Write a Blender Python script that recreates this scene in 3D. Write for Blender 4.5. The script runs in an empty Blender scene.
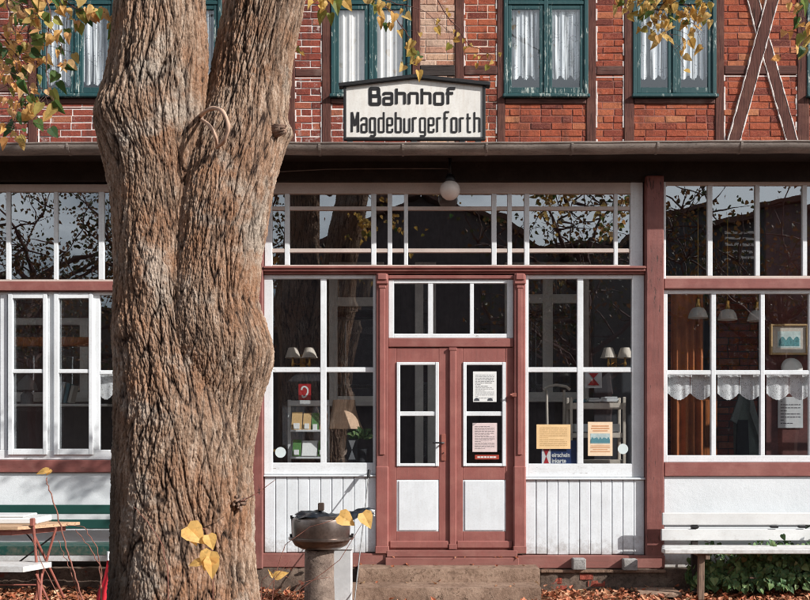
import bpy, math, random
import numpy as np
from mathutils import Vector, Matrix
random.seed(7); rng = np.random.default_rng(11)
C = bpy.context.scene.collection
R = math.radians
# ---------------------------------------------------------------- metric layout
# facade plane is Y=0, 1 m = 100 reference units; eye at (0,-10,1.5)
def fx(p): return (p-405)/100
def fz(p): return (585-p)/100
def at(px, py, Y):
    k = (Y+10)/1000
    return Vector(((px-405)*k, Y, 1.5-(py-435)*k))
def ux(p): return (p-405)*.012
def uz(p): return 1.5-(p-435)*.012

# ---------------------------------------------------------------- mesh helpers
class MB:
    def __init__(s): s.v=[]; s.f=[]; s.m=[]
    def add(s, vs, fs, mi=0):
        o=len(s.v); s.v += [tuple(v) for v in vs]
        for f in fs: s.f.append(tuple(i+o for i in f)); s.m.append(mi)
    def box(s, x0,x1,y0,y1,z0,z1, b=.004, mi=0, M=None):
        if x1<x0: x0,x1=x1,x0
        if y1<y0: y0,y1=y1,y0
        if z1<z0: z0,z1=z1,z0
        b=min(b,(x1-x0)*.45,(y1-y0)*.45,(z1-z0)*.45)
        lo=(x0,y0,z0); hi=(x1,y1,z1)
        vs=[]; idx={}
        for c in range(8):
            sg=[(c>>k)&1 for k in range(3)]
            for ax in range(3):
                p=[0,0,0]
                for k in range(3):
                    e=hi[k] if sg[k] else lo[k]
                    if k!=ax: e += (-b if sg[k] else b)
                    p[k]=e
                idx[(c,ax)]=len(vs); vs.append(Vector(p))
        fs=[]
        for ax in range(3):
            a,bx=[k for k in range(3) if k!=ax]
            for side in (0,1):
                cs=[]
                for (i,j) in ((0,0),(1,0),(1,1),(0,1)):
                    c=(side<<ax)|(i<<a)|(j<<bx); cs.append(idx[(c,ax)])
                fs.append(cs)
        for ax in range(3):
            a,bx=[k for k in range(3) if k!=ax]
            for i in (0,1):
                for j in (0,1):
                    c0=(i<<a)|(j<<bx); c1=c0|(1<<ax)
                    fs.append([idx[(c0,a)],idx[(c0,bx)],idx[(c1,bx)],idx[(c1,a)]])
        for c in range(8): fs.append([idx[(c,0)],idx[(c,1)],idx[(c,2)]])
        ctr=Vector(((x0+x1)/2,(y0+y1)/2,(z0+z1)/2))
        out=[]
        for f in fs:
            n=(vs[f[1]]-vs[f[0]]).cross(vs[f[2]]-vs[f[0]])
            m=sum((vs[i] for i in f),Vector())/len(f)-ctr
            out.append(f if n.dot(m)>0 else f[::-1])
        if M is not None: vs=[M@v for v in vs]
        s.add(vs,out,mi)
    def bar(s, p, q, w, d, b=.003, mi=0, up=(0,-1,0)):
        p=Vector(p); q=Vector(q); z=(q-p); L=z.length; z.normalize()
        y=Vector(up); x=y.cross(z)
        if x.length<1e-4: x=Vector((1,0,0)).cross(z)
        x.normalize(); y=z.cross(x)
        M=Matrix.Translation(p)@Matrix((x,y,z)).transposed().to_4x4()
        s.box(-w/2,w/2,-d/2,d/2,0,L,b,mi,M)
    def tube(s, pts, rad, n=8, mi=0, cap=True):
        pts=[Vector(p) for p in pts]
        if not hasattr(rad,'__len__'): rad=[rad]*len(pts)
        vs=[]; prev=None
        for i,p in enumerate(pts):
            t=(pts[min(i+1,len(pts)-1)]-pts[max(i-1,0)])
            if t.length<1e-9: t=Vector((0,0,1))
            t.normalize()
            if prev is None:
                a=Vector((1,0,0)) if abs(t.x)<.8 else Vector((0,1,0))
                u=(a-t*a.dot(t)).normalized()
            else:
                u=(prev-t*prev.dot(t))
                u=u.normalized() if u.length>1e-6 else Vector((1,0,0))
            prev=u; w=t.cross(u)
            for k in range(n):
                a=2*math.pi*k/n
                vs.append(p+(u*math.cos(a)+w*math.sin(a))*rad[i])
        fs=[]
        for i in range(len(pts)-1):
            for k in range(n):
                fs.append((i*n+k,i*n+(k+1)%n,(i+1)*n+(k+1)%n,(i+1)*n+k))
        if cap:
            fs.append(tuple(range(n))[::-1]); fs.append(tuple(range((len(pts)-1)*n,len(pts)*n)))
        s.add(vs,fs,mi)
    def lathe(s, prof, c=(0,0,0), n=32, mi=0, M=None, wav=None):
        c=Vector(c); vs=[]; fs=[]
        for j,(r,z) in enumerate(prof):
            for k in range(n):
                a=2*math.pi*k/n
                rr=r*(1+(wav(j,a) if wav else 0))
                v=Vector((rr*math.cos(a),rr*math.sin(a),z))
                vs.append((M@v if M else v)+c)
        for j in range(len(prof)-1):
            for k in range(n):
                fs.append((j*n+k,j*n+(k+1)%n,(j+1)*n+(k+1)%n,(j+1)*n+k))
        s.add(vs,fs,mi)
    def prism(s, poly, y0, y1, mi=0):      # poly (x,z) counter-clockwise seen from -Y, front y0 < back y1
        n=len(poly)
        vs=[(x,y0,z) for x,z in poly]+[(x,y1,z) for x,z in poly]
        fs=[tuple(range(n)),tuple(range(n,2*n))[::-1]]
        for i in range(n): j=(i+1)%n; fs.append((j,i,n+i,n+j))
        s.add(vs,fs,mi)
    def disc(s, c, r, y1, n=28, mi=0):
        s.prism([(c[0]+r*math.cos(2*math.pi*k/n),c[2]+r*math.sin(2*math.pi*k/n)) for k in range(n)],c[1],y1,mi)
    def quad(s, x0,x1,z0,z1,y,mi=0):
        s.add([(x0,y,z0),(x1,y,z0),(x1,y,z1),(x0,y,z1)],[(0,1,2,3)],mi)
    def leaf(s, p, d, n, L, w=.95, mi=0, bend=.15, fold=.12):
        d=Vector(d).normalized(); n=Vector(n); n=n-d*n.dot(d)
        n=n.normalized() if n.length>1e-5 else d.orthogonal().normalized()
        x=d.cross(n); p=Vector(p)
        out=[(.0,.06),(.28,.0),(.5,.22),(.46,.5),(.25,.8),(0,1.12),(-.25,.8),(-.46,.5),(-.5,.22),(-.28,.0)]
        vs=[p+d*(.42*L)]
        for a,b in out:
            vs.append(p+x*(a*L*w)+d*(b*L)+n*L*(abs(a)*fold*2-bend*b*b))
        m=len(out)
        s.add(vs,[(0,1+i,1+(i+1)%m) for i in range(m)],mi)
    def build(s, name, mats, parent=None, smooth=False, origin=None):
        me=bpy.data.meshes.new(name)
        o=bpy.data.objects.new(name,me); C.objects.link(o)
        off=Vector((0,0,0))
        if parent is not None:
            o.parent=parent; off=wloc(parent)
        elif origin is not None:
            off=Vector(origin); o.location=off
        me.from_pydata([tuple(Vector(v)-off) for v in s.v],[],s.f)
        if not isinstance(mats,(list,tuple)): mats=[mats]
        for m in mats: me.materials.append(m)
        if len(mats)>1: me.polygons.foreach_set('material_index',s.m)
        if smooth is True: me.polygons.foreach_set('use_smooth',[True]*len(me.polygons))
        elif smooth: 
            me.polygons.foreach_set('use_smooth',[True]*len(me.polygons)); me.set_sharp_from_angle(angle=R(smooth))
        me.update(); return o
def wloc(o):
    v=Vector((0,0,0))
    while o is not None: v=v+o.location; o=o.parent
    return v
def tag(o,label=None,cat=None,group=None,kind=None):
    if label: o['label']=label
    if cat: o['category']=cat
    if group: o['group']=group
    if kind: o['kind']=kind
    return o
def empty(name,loc,label,cat,group=None):
    o=bpy.data.objects.new(name,None); C.objects.link(o); o.location=loc; o.empty_display_size=.1
    return tag(o,label,cat,group)
def copy_tree(o,parent=None):
    c=o.copy(); C.objects.link(c)
    if parent is not None: c.parent=parent
    for ch in list(o.children): copy_tree(ch,c)
    return c

# ---------------------------------------------------------------- materials
class NT:
    def __init__(s,name):
        s.mat=bpy.data.materials.new(name); s.mat.use_nodes=True
        s.t=s.mat.node_tree; s.t.nodes.clear()
        s.out=s.n('ShaderNodeOutputMaterial')
    def n(s,typ,**kw):
        nd=s.t.nodes.new(typ)
        for k,v in kw.items(): setattr(nd,k,v)
        return nd
    def l(s,a,b): s.t.links.new(a,b)
    def coord(s,scale=(1,1,1),obj=True,rot=(0,0,0)):
        m=s.n('ShaderNodeMapping'); m.inputs['Scale'].default_value=scale; m.inputs['Rotation'].default_value=rot
        if obj: s.l(s.n('ShaderNodeTexCoord').outputs['Object'],m.inputs[0])
        else: s.l(s.n('ShaderNodeNewGeometry').outputs['Position'],m.inputs[0])
        return m.outputs[0]
    def noise(s,vec,scale,detail=4,rough=.6,dist=0):
        n=s.n('ShaderNodeTexNoise'); n.inputs['Scale'].default_value=scale; n.inputs['Detail'].default_value=detail
        n.inputs['Roughness'].default_value=rough; n.inputs['Distortion'].default_value=dist
        s.l(vec,n.inputs['Vector']); return n.outputs['Fac']
    def ramp(s,fac,stops,const=False):
        r=s.n('ShaderNodeValToRGB'); e=r.color_ramp.elements
        if const: r.color_ramp.interpolation='CONSTANT'
        while len(e)<len(stops): e.new(.5)
        for i,(p,c) in enumerate(stops):
            e[i].position=p; e[i].color=tuple(c)+(1,) if len(c)==3 else c
        s.l(fac,r.inputs[0]); return r.outputs[0]
    def mask(s,fac,a,b):
        m=s.n('ShaderNodeMapRange'); m.inputs[1].default_value=a; m.inputs[2].default_value=b
        m.clamp=True; s.l(fac,m.inputs[0]); return m.outputs[0]
    def mix(s,fac,a,b,mode='MIX'):
        m=s.n('ShaderNodeMix',data_type='RGBA',blend_type=mode)
        for sock,val in ((m.inputs[0],fac),(m.inputs[6],a),(m.inputs[7],b)):
            if hasattr(val,'links') or hasattr(val,'is_linked'): s.l(val,sock)
            elif isinstance(val,(int,float)): sock.default_value=val
            else: sock.default_value=tuple(val)+(1,)
        return m.outputs[2]
    def math(s,op,a,b=0.0):
        m=s.n('ShaderNodeMath',operation=op)
        for sock,val in ((m.inputs[0],a),(m.inputs[1],b)):
            if hasattr(val,'is_linked'): s.l(val,sock)
            else: sock.default_value=val
        return m.outputs[0]
    def bump(s,h,strength=.3,dist=.01,prev=None):
        b=s.n('ShaderNodeBump'); b.inputs['Strength'].default_value=strength; b.inputs['Distance'].default_value=dist
        s.l(h,b.inputs['Height'])
        if prev is not None: s.l(prev,b.inputs['Normal'])
        return b.outputs[0]
    def bsdf(s,col,rough=.6,normal=None,metal=0,spec=.4):
        p=s.n('ShaderNodeBsdfPrincipled')
        if hasattr(col,'is_linked'): s.l(col,p.inputs['Base Color'])
        else: p.inputs['Base Color'].default_value=tuple(col)+(1,)
        if hasattr(rough,'is_linked'): s.l(rough,p.inputs['Roughness'])
        else: p.inputs['Roughness'].default_value=rough
        p.inputs['Metallic'].default_value=metal; p.inputs['Specular IOR Level'].default_value=spec
        if normal is not None: s.l(normal,p.inputs['Normal'])
        s.l(p.outputs[0],s.out.inputs[0]); s.p=p; return p
def mul(c,k): return tuple(x*k for x in c)

def plain(name,col,rough=.6,var=.25,scale=8,metal=0,bump=.1,spec=.4,stretch=(1,1,1)):
    t=NT(name); v=t.coord(stretch)
    a=t.noise(v,scale,5); b=t.noise(v,scale*7,3)
    c=t.ramp(a,[(.3,mul(col,1-var)),(.7,mul(col,1+var))])
    c=t.mix(t.mask(b,.45,.75),c,mul(col,1-var*.8))
    t.bsdf(c,rough,t.bump(b,bump,.004) if bump else None,metal,spec); return t.mat
def paint(name,col,chips=.62,chipcol=(.16,.12,.1),dirt=(.25,.22,.2),dirtamt=.35,rough=.55,vert=True,world=True,bump=.25,alt=None,splash=.55):
    t=NT(name); v=t.coord((1,1,1),obj=not world)
    sv=t.coord((9,9,.7) if vert else (.7,9,9),obj=not world)
    big=t.noise(v,2.2,5,.65); fine=t.noise(v,60,4,.7); str_=t.noise(sv,4,5,.6)
    c=t.ramp(big,[(.3,mul(col,.86)),(.7,mul(col,1.1))])
    if alt: c=t.mix(t.mask(t.noise(v,5,4,.6,.4),.45,.7),c,alt)
    c=t.mix(t.math('MULTIPLY',t.mask(str_,.48,.8),dirtamt),c,dirt)
    c=t.mix(t.math('MULTIPLY',t.mask(fine,.5,.8),.35),c,mul(dirt,.8))
    gsv=t.coord((30,30,5) if vert else (5,30,30),obj=not world)
    chip=t.math('ADD',t.math('MULTIPLY',t.noise(gsv,1.6,7,.72),.65),t.math('MULTIPLY',t.noise(v,2.7,3),.35))
    ch=t.mask(chip,chips,chips+.035)
    cc=t.ramp(t.noise(gsv,5,3),[(.3,mul(chipcol,.6)),(.7,mul(chipcol,1.5))])
    c=t.mix(ch,c,cc)
    zs=t.n('ShaderNodeSeparateXYZ'); t.l(t.coord(obj=False),zs.inputs[0])
    sp_=t.mask(t.math('SUBTRACT',zs.outputs[2],t.math('MULTIPLY',t.noise(v,14,6,.75),.7)),.12,-.1)
    c=t.mix(t.math('MULTIPLY',sp_,splash),c,(.2,.16,.125))
    h=t.math('SUBTRACT',t.math('MULTIPLY',str_,.4),t.math('MULTIPLY',ch,.6))
    nb=t.bump(h,bump,.006); nb=t.bump(fine,bump*.4,.003,nb)
    t.bsdf(c,rough,nb,0,.35); return t.mat
def bare_wood(name,c1,c2,crack=(.02,.013,.01),vert=True,rough=.85,world=True,patch=None):
    t=NT(name); v=t.coord(obj=not world)
    g=t.coord((22,22,1.1) if vert else (1.1,22,22),obj=not world)
    a=t.noise(g,3,7,.7,.6); b=t.noise(v,3,4); f=t.noise(v,80,3)
    c=t.ramp(a,[(.28,c1),(.5,c2),(.72,mul(c2,1.35))])
    if patch: c=t.mix(t.mask(b,.5,.68),c,patch)
    c=t.mix(t.mask(a,.42,.33),c,crack)
    n=t.bump(a,.7,.012); n=t.bump(f,.3,.003,n)
    t.bsdf(c,rough,n,0,.2); return t.mat

M={}
M['white']=paint('white_paint',(.72,.75,.77),chips=.645,chipcol=(.2,.16,.13),dirtamt=.22,dirt=(.4,.37,.34))
M['white_h']=paint('white_paint_rail',(.72,.75,.77),chips=.61,chipcol=(.22,.18,.15),dirtamt=.25,vert=False,dirt=(.4,.36,.32))
M['shaded_white']=paint('shaded_white_paint',(.55,.46,.41),chips=.67,chipcol=(.2,.15,.12),dirtamt=.3,vert=False,dirt=(.3,.23,.2))  # white rails toned beige, the shade under the eaves put into the colour
M['boardwhite']=paint('board_white',(.71,.75,.78),chips=.70,chipcol=(.3,.28,.26),dirtamt=.2,dirt=(.45,.43,.42))
M['red']=paint('oxide_red_paint',(.27,.093,.08),chips=.64,chipcol=(.1,.05,.04),dirtamt=.35,dirt=(.2,.09,.08),alt=(.32,.125,.105),bump=.7,splash=.12)
M['redpost']=paint('weathered_red_post',(.2,.07,.06),chips=.58,chipcol=(.07,.035,.03),dirtamt=.55,dirt=(.11,.05,.045),alt=(.26,.1,.085),bump=1.0,splash=.15)
M['red_h']=paint('oxide_red_rail',(.25,.086,.074),chips=.62,chipcol=(.09,.045,.04),dirtamt=.35,vert=False,dirt=(.15,.07,.062),alt=(.31,.13,.11),bump=.7,splash=.15)
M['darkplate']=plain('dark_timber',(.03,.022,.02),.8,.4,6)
M['green']=paint('green_bench_paint',(.012,.06,.05),chips=.70,chipcol=(.12,.11,.09),dirtamt=.25,vert=False,dirt=(.03,.05,.045),rough=.45)
M['teal']=paint('teal_window_paint',(.011,.055,.06),chips=.56,chipcol=(.34,.38,.35),dirtamt=.35,dirt=(.05,.1,.1))
M['benchwhite']=paint('white_bench_paint',(.64,.645,.64),chips=.69,chipcol=(.25,.19,.14),dirtamt=.2,vert=False,dirt=(.5,.45,.4))
M['timber']=bare_wood('timber',(.03,.014,.012),(.095,.038,.03),patch=(.14,.062,.045))
M['timber_h']=bare_wood('timber_rail',(.03,.014,.012),(.095,.04,.032),vert=False,patch=(.15,.09,.075))
M['timber_dark']=bare_wood('timber_dark',(.018,.015,.015),(.045,.035,.032),vert=False)
M['oldwood']=bare_wood('old_wood',(.10,.07,.05),(.22,.15,.11))
M['tablewood']=bare_wood('table_wood',(.33,.2,.12),(.5,.33,.21),crack=(.15,.09,.06),vert=False)
M['orange_wood']=bare_wood('varnished_wood',(.22,.06,.018),(.4,.13,.04),crack=(.1,.03,.01),rough=.35)
M['black']=plain('black_metal',(.012,.012,.014),.45,.3,20,spec=.5)
M['dark']=plain('dark_cloth',(.02,.022,.026),.7,.4,14)
M['paper']=plain('paper',(.72,.73,.72),.7,.05,20,bump=0)
M['ink']=plain('ink',(.06,.065,.08),.7,.1,30,bump=0)
M['cream']=plain('cream_shade',(.62,.55,.47),.6,.12,9)
M['brass']=plain('brass',(.45,.25,.07),.3,.2,20,metal=1)
M['pot']=plain('white_ceramic',(.75,.73,.68),.25,.05,9)

def m_glass(name,f0=.15,wob=.12,tint=(.94,.96,.97)):
    t=NT(name); v=t.coord(obj=False)
    n=t.bump(t.noise(v,2.3,2,.4),wob,.02)
    g=t.n('ShaderNodeBsdfGlossy'); g.inputs['Roughness'].default_value=.003; t.l(n,g.inputs['Normal'])
    g.inputs[0].default_value=(.96,.98,1,1)
    tr=t.n('ShaderNodeBsdfTransparent'); tr.inputs[0].default_value=tint+(1,)
    lw=t.n('ShaderNodeLayerWeight'); lw.inputs[0].default_value=.5; t.l(n,lw.inputs['Normal'])
    fac=t.math('ADD',f0,t.math('MULTIPLY',t.math('POWER',lw.outputs['Facing'],5.0),1-f0))
    mx=t.n('ShaderNodeMixShader'); t.l(fac,mx.inputs[0]); t.l(tr.outputs[0],mx.inputs[1]); t.l(g.outputs[0],mx.inputs[2])
    t.l(mx.outputs[0],t.out.inputs[0]); return t.mat
M['glass']=m_glass('window_glass',.22,.045)
M['glass_up']=m_glass('upper_window_glass',.09,.12)

def m_brick(name,stops,smear,smearamt):
    t=NT(name); v=t.coord(obj=False)
    r=t.n('ShaderNodeNewGeometry').outputs['Random Per Island']
    c=t.ramp(r,stops)
    a=t.noise(v,22,5,.65); f=t.noise(v,130,4,.7)
    c=t.mix(t.mask(a,.35,.75),c,t.mix(.5,c,(.05,.02,.018)))
    c=t.mix(t.math('MULTIPLY',t.mask(f,.52,.72),.6),c,mul(stops[-1][1],1.25))
    sm=t.math('ADD',t.math('MULTIPLY',t.noise(v,9,6,.75),.7),t.math('MULTIPLY',t.noise(v,2.1,3),.3))
    c=t.mix(t.math('MULTIPLY',t.mask(sm,.56,.64),smearamt),c,smear)
    so=t.math('MULTIPLY',t.mask(t.noise(t.coord((3,3,.8),obj=False),1.6,6,.7),.52,.68),.55)
    c=t.mix(so,c,(.06,.035,.03))
    n=t.bump(f,.8,.006); n=t.bump(a,.8,.012,n)
    t.bsdf(c,.9,n,0,.15); return t.mat
M['brick_l']=m_brick('brick_dark_red',[(0,(.1,.03,.028)),(.3,(.24,.055,.04)),(.7,(.32,.075,.05)),(1,(.4,.14,.08))],(.55,.46,.42),.75)
M['brick_r']=m_brick('brick_orange_red',[(0,(.11,.03,.028)),(.18,(.23,.05,.035)),(.5,(.36,.08,.042)),(.8,(.42,.11,.055)),(1,(.5,.2,.1))],(.42,.2,.15),.55)
M['brick_p']=m_brick('brick_pale',[(0,(.45,.2,.13)),(.4,(.55,.33,.24)),(.7,(.6,.42,.32)),(1,(.62,.36,.22))],(.7,.58,.48),.8)
M['mortar_w']=plain('white_mortar',(.72,.65,.61),.95,.2,14,bump=.5)
M['mortar_r']=plain('red_mortar',(.26,.10,.075),.95,.3,9,bump=.5)
M['mortar_p']=plain('sandy_mortar',(.62,.47,.38),.95,.2,10,bump=.5)

def m_plaster():
    t=NT('white_plaster'); v=t.coord(obj=False)
    a=t.noise(v,1.3,6,.65); f=t.noise(v,140,4,.7); m=t.noise(v,22,5,.7)
    c=t.ramp(a,[(.3,(.62,.65,.67)),(.7,(.73,.76,.78))])
    c=t.mix(t.math('MULTIPLY',t.mask(f,.5,.75),.3),c,(.5,.5,.5))
    z=t.n('ShaderNodeSeparateXYZ'); t.l(v,z.inputs[0])
    low=t.math('MULTIPLY',t.mask(t.math('SUBTRACT',z.outputs[2],t.math('MULTIPLY',m,.28)),.18,.02),.75)
    c=t.mix(low,c,(.33,.28,.23))
    c=t.mix(t.mask(m,.7,.74),c,(.5,.47,.43))
    n=t.bump(f,.5,.004); n=t.bump(m,.3,.008,n)
    t.bsdf(c,.9,n,0,.2); return t.mat
M['plaster']=m_plaster()
def m_concrete(name,c1,c2,c3,patch=None):
    t=NT(name); v=t.coord(obj=False)
    a=t.noise(v,3.5,8,.7); m=t.noise(v,26,6,.7); f=t.noise(v,150,4,.7)
    c=t.ramp(a,[(.3,c1),(.5,c2),(.7,c3)])
    c=t.mix(t.mask(m,.5,.72),c,mul(c1,.8))
    c=t.mix(t.math('MULTIPLY',t.mask(f,.55,.75),.5),c,mul(c3,1.3))
    if patch: c=t.mix(t.mask(t.noise(v,2.3,5,.7),.6,.64),c,patch)
    vo=t.n('ShaderNodeTexVoronoi',feature='DISTANCE_TO_EDGE'); vo.inputs['Scale'].default_value=2.1
    w=t.n('ShaderNodeVectorMath',operation='ADD'); t.l(v,w.inputs[0])
    nn=t.n('ShaderNodeTexNoise'); nn.inputs['Scale'].default_value=6; nn.inputs['Detail'].default_value=6; t.l(v,nn.inputs[0])
    sc=t.n('ShaderNodeVectorMath',operation='SCALE'); sc.inputs['Scale'].default_value=.35; t.l(nn.outputs['Color'],sc.inputs[0]); t.l(sc.outputs[0],w.inputs[1])
    t.l(w.outputs[0],vo.inputs['Vector'])
    cr=t.mask(vo.outputs[0],.006,.0)
    c=t.mix(cr,c,mul(c1,.3))
    n=t.bump(m,.6,.015); n=t.bump(f,.5,.005,n)
    t.bsdf(c,.92,n,0,.2); return t.mat
M['plinth']=m_concrete('plinth_render',(.06,.045,.036),(.14,.1,.078),(.24,.18,.14),patch=(.2,.06,.04))
M['step']=m_concrete('step_concrete',(.13,.08,.055),(.25,.165,.12),(.38,.27,.2))
M['pillar']=m_concrete('pillar_concrete',(.1,.07,.058),(.21,.16,.13),(.36,.28,.23))
M['grey_block']=m_concrete('grey_block',(.2,.19,.18),(.3,.29,.28),(.42,.41,.4))
def m_zinc():
    t=NT('zinc_gutter'); v=t.coord((1,4,4),obj=False)
    a=t.noise(v,2.5,6,.7); f=t.noise(v,40,4,.7)
    c=t.ramp(a,[(.3,(.16,.135,.12)),(.55,(.3,.255,.225)),(.75,(.44,.38,.335))])
    c=t.mix(t.mask(f,.5,.75),c,(.08,.06,.05))
    t.bsdf(c,.62,t.bump(f,.25,.003),.25,.4); return t.mat
M['zinc']=m_zinc()
M['roofing']=plain('roofing_felt',(.06,.055,.05),.9,.3,5)
M['tile_roof']=plain('roof_tiles',(.12,.06,.045),.9,.3,6)

def m_leaf(name,stops,trans=.5):
    t=NT(name); g=t.n('ShaderNodeNewGeometry'); v=t.coord(obj=False)
    c=t.ramp(g.outputs['Random Per Island'],stops)
    n=t.noise(v,45,4,.6)
    c=t.mix(t.mask(n,.5,.75),c,t.mix(.5,c,(.2,.09,.02)))
    d=t.n('ShaderNodeBsdfPrincipled'); t.l(c,d.inputs['Base Color']); d.inputs['Roughness'].default_value=.55; d.inputs['Specular IOR Level'].default_value=.3
    tr=t.n('ShaderNodeBsdfTranslucent'); t.l(c,tr.inputs[0])
    mx=t.n('ShaderNodeMixShader'); mx.inputs[0].default_value=trans
    t.l(d.outputs[0],mx.inputs[1]); t.l(tr.outputs[0],mx.inputs[2]); t.l(mx.outputs[0],t.out.inputs[0]); return t.mat
LEAF_AUT=[(0,(.85,.55,.2)),(.2,(.82,.4,.14)),(.4,(.86,.6,.3)),(.48,(.72,.38,.18)),(.55,(.4,.38,.09)),(.64,(.14,.22,.06)),(.82,(.07,.16,.05)),(1,(.04,.1,.04))]
LEAF_YEL=[(0,(.66,.42,.1)),(.4,(.7,.5,.16)),(.7,(.62,.34,.08)),(.82,(.3,.3,.06)),(1,(.1,.16,.04))]
M['leaf_aut']=m_leaf('autumn_leaf',LEAF_AUT)
M['leaf_yel']=m_leaf('yellow_leaf',LEAF_YEL)
M['leaf_mid']=m_leaf('mixed_leaf',[(0,(.68,.44,.12)),(.3,(.74,.54,.22)),(.55,(.62,.34,.09)),(.68,(.32,.32,.08)),(.85,(.1,.18,.05)),(1,(.06,.13,.035))])
M['leaf_gold']=m_leaf('gold_leaf',[(0,(.88,.5,.12)),(.5,(.92,.56,.17)),(1,(.88,.64,.28))])
M['leaf_fall']=m_leaf('fallen_leaf',[(0,(.2,.06,.025)),(.3,(.42,.13,.065)),(.55,(.54,.21,.115)),(.75,(.62,.34,.2)),(.9,(.3,.12,.06)),(1,(.65,.48,.3))],.15)
M['leaf_ivy']=m_leaf('ivy_leaf',[(0,(.035,.075,.03)),(.4,(.07,.15,.055)),(.75,(.12,.22,.08)),(.93,(.2,.27,.11)),(1,(.16,.13,.05))],.2)
M['leaf_far']=m_leaf('far_leaf',[(0,(.12,.05,.015)),(.35,(.2,.085,.025)),(.6,(.06,.06,.02)),(1,(.03,.05,.02))],.3)
M['twig']=plain('twig_bark',(.11,.05,.04),.8,.3,30)
M['shoot']=plain('shoot_bark',(.22,.085,.06),.7,.3,30)

def m_bark():
    t=NT('linden_bark'); v=t.coord(obj=False)
    at_=t.n('ShaderNodeAttribute'); at_.attribute_name='ridge'
    g=t.coord((16,16,2.2),obj=False)
    a=t.noise(g,2.2,8,.72,.5); b=t.noise(v,2.4,5,.6); f=t.noise(v,95,5,.75); m=t.noise(v,30,5,.7)
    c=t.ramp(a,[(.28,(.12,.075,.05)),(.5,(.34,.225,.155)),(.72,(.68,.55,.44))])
    c=t.mix(t.math('MULTIPLY',t.mask(b,.45,.62),.6),c,(.34,.16,.08))
    c=t.mix(t.math('MULTIPLY',t.mask(t.noise(v,2.6,6,.7),.54,.64),.55),c,(.55,.5,.43))
    c=t.mix(t.math('MULTIPLY',t.mask(m,.55,.75),.45),c,(.5,.4,.33))
    c=t.mix(t.math('MULTIPLY',t.mask(f,.52,.72),.5),c,(.12,.075,.055))
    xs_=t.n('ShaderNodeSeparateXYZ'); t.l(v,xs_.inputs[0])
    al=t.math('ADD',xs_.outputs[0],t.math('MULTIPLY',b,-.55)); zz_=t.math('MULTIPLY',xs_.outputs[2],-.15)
    c=t.mix(t.math('MULTIPLY',t.mask(t.math('SUBTRACT',al,zz_),-1.62,-1.86),.88),c,t.mix(m,(.035,.032,.026),(.12,.1,.08)))  # left side darkened, the trunk's shade put into the colour over greyer bark
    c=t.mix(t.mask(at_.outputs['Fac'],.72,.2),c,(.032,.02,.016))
    n=t.bump(a,.7,.02); n=t.bump(m,.8,.014,n); n=t.bump(f,.9,.007,n)
    t.bsdf(c,.9,n,0,.15); return t.mat
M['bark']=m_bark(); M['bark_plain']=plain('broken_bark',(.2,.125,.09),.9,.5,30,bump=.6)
def m_ground():
    t=NT('leafy_soil'); v=t.coord(obj=False)
    a=t.noise(v,1.2,6,.7); m=t.noise(v,35,5,.75); f=t.noise(v,160,3,.7)
    c=t.ramp(m,[(.3,(.05,.028,.018)),(.5,(.14,.065,.035)),(.7,(.26,.13,.07))])
    c=t.mix(t.mask(a,.5,.7),c,(.11,.085,.06))
    n=t.bump(m,.8,.03); n=t.bump(f,.5,.008,n)
    t.bsdf(c,.95,n,0,.1); return t.mat
M['ground']=m_ground()
def m_lace(name,scale,hole,col=(.78,.79,.8),stripes=False):
    t=NT(name); v=t.coord(obj=False)
    vo=t.n('ShaderNodeTexVoronoi'); vo.inputs['Scale'].default_value=scale; t.l(v,vo.inputs['Vector'])
    n=t.noise(v,scale*.22,4,.6)
    al=t.math('ADD',t.mask(vo.outputs['Distance'],.25,.5),t.mask(n,hole,hole+.12))
    al=t.math('MINIMUM',t.math('ADD',t.math('MULTIPLY',al,.8),.3),1.0)
    if stripes: al=t.math('MULTIPLY',al,t.math('ADD',t.mask(t.noise(t.coord((26,26,.8),obj=False),1,3,.6),.42,.56),.12))
    al=t.math('MINIMUM',al,1.0)
    d=t.n('ShaderNodeBsdfDiffuse'); d.inputs[0].default_value=col+(1,)
    tl=t.n('ShaderNodeBsdfTranslucent'); tl.inputs[0].default_value=col+(1,)
    mm=t.n('ShaderNodeMixShader'); mm.inputs[0].default_value=.25; t.l(d.outputs[0],mm.inputs[1]); t.l(tl.outputs[0],mm.inputs[2])
    tr=t.n('ShaderNodeBsdfTransparent')
    mx=t.n('ShaderNodeMixShader'); t.l(al,mx.inputs[0]); t.l(tr.outputs[0],mx.inputs[1]); t.l(mm.outputs[0],mx.inputs[2])
    t.l(mx.outputs[0],t.out.inputs[0]); return t.mat
M['lace']=m_lace('lace',120,.5,(.96,.97,.98))
M['net']=m_lace('net_curtain',52,.4,(.92,.94,.95),True)
M['sheer']=plain('sheer_curtain',(.72,.68,.64),.8,.12,6)
def col(name,c,rough=.6,**k): return plain(name,c,rough,.12,12,**k)
M['signface']=paint('sign_face',(.72,.7,.66),chips=.7,chipcol=(.3,.16,.09),dirtamt=.4,dirt=(.48,.4,.32),bump=.08,splash=0)
M['signblack']=plain('sign_black',(.015,.014,.015),.5,.3,20)
M['redsign']=col('red_sign',(.4,.015,.02)); M['blue']=col('blue_sign',(.012,.035,.13))
M['yellowpaper']=col('yellow_paper',(.75,.52,.27)); M['orangepaper']=col('poster_paper',(.78,.6,.42))
M['orangeink']=col('orange_ink',(.6,.3,.15)); M['blueink']=col('teal_ink',(.07,.2,.24)); M['pinkpaper']=col('pink_paper',(.68,.56,.55))
M['tan']=col('tan_print',(.55,.36,.17)); M['greenprint']=col('green_print',(.08,.2,.06)); M['rackwhite']=col('rack_white',(.6,.62,.63))
M['brownwall']=plain('brown_panelling',(.06,.045,.046),.7,.4,5,stretch=(1,1,.2))
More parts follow.
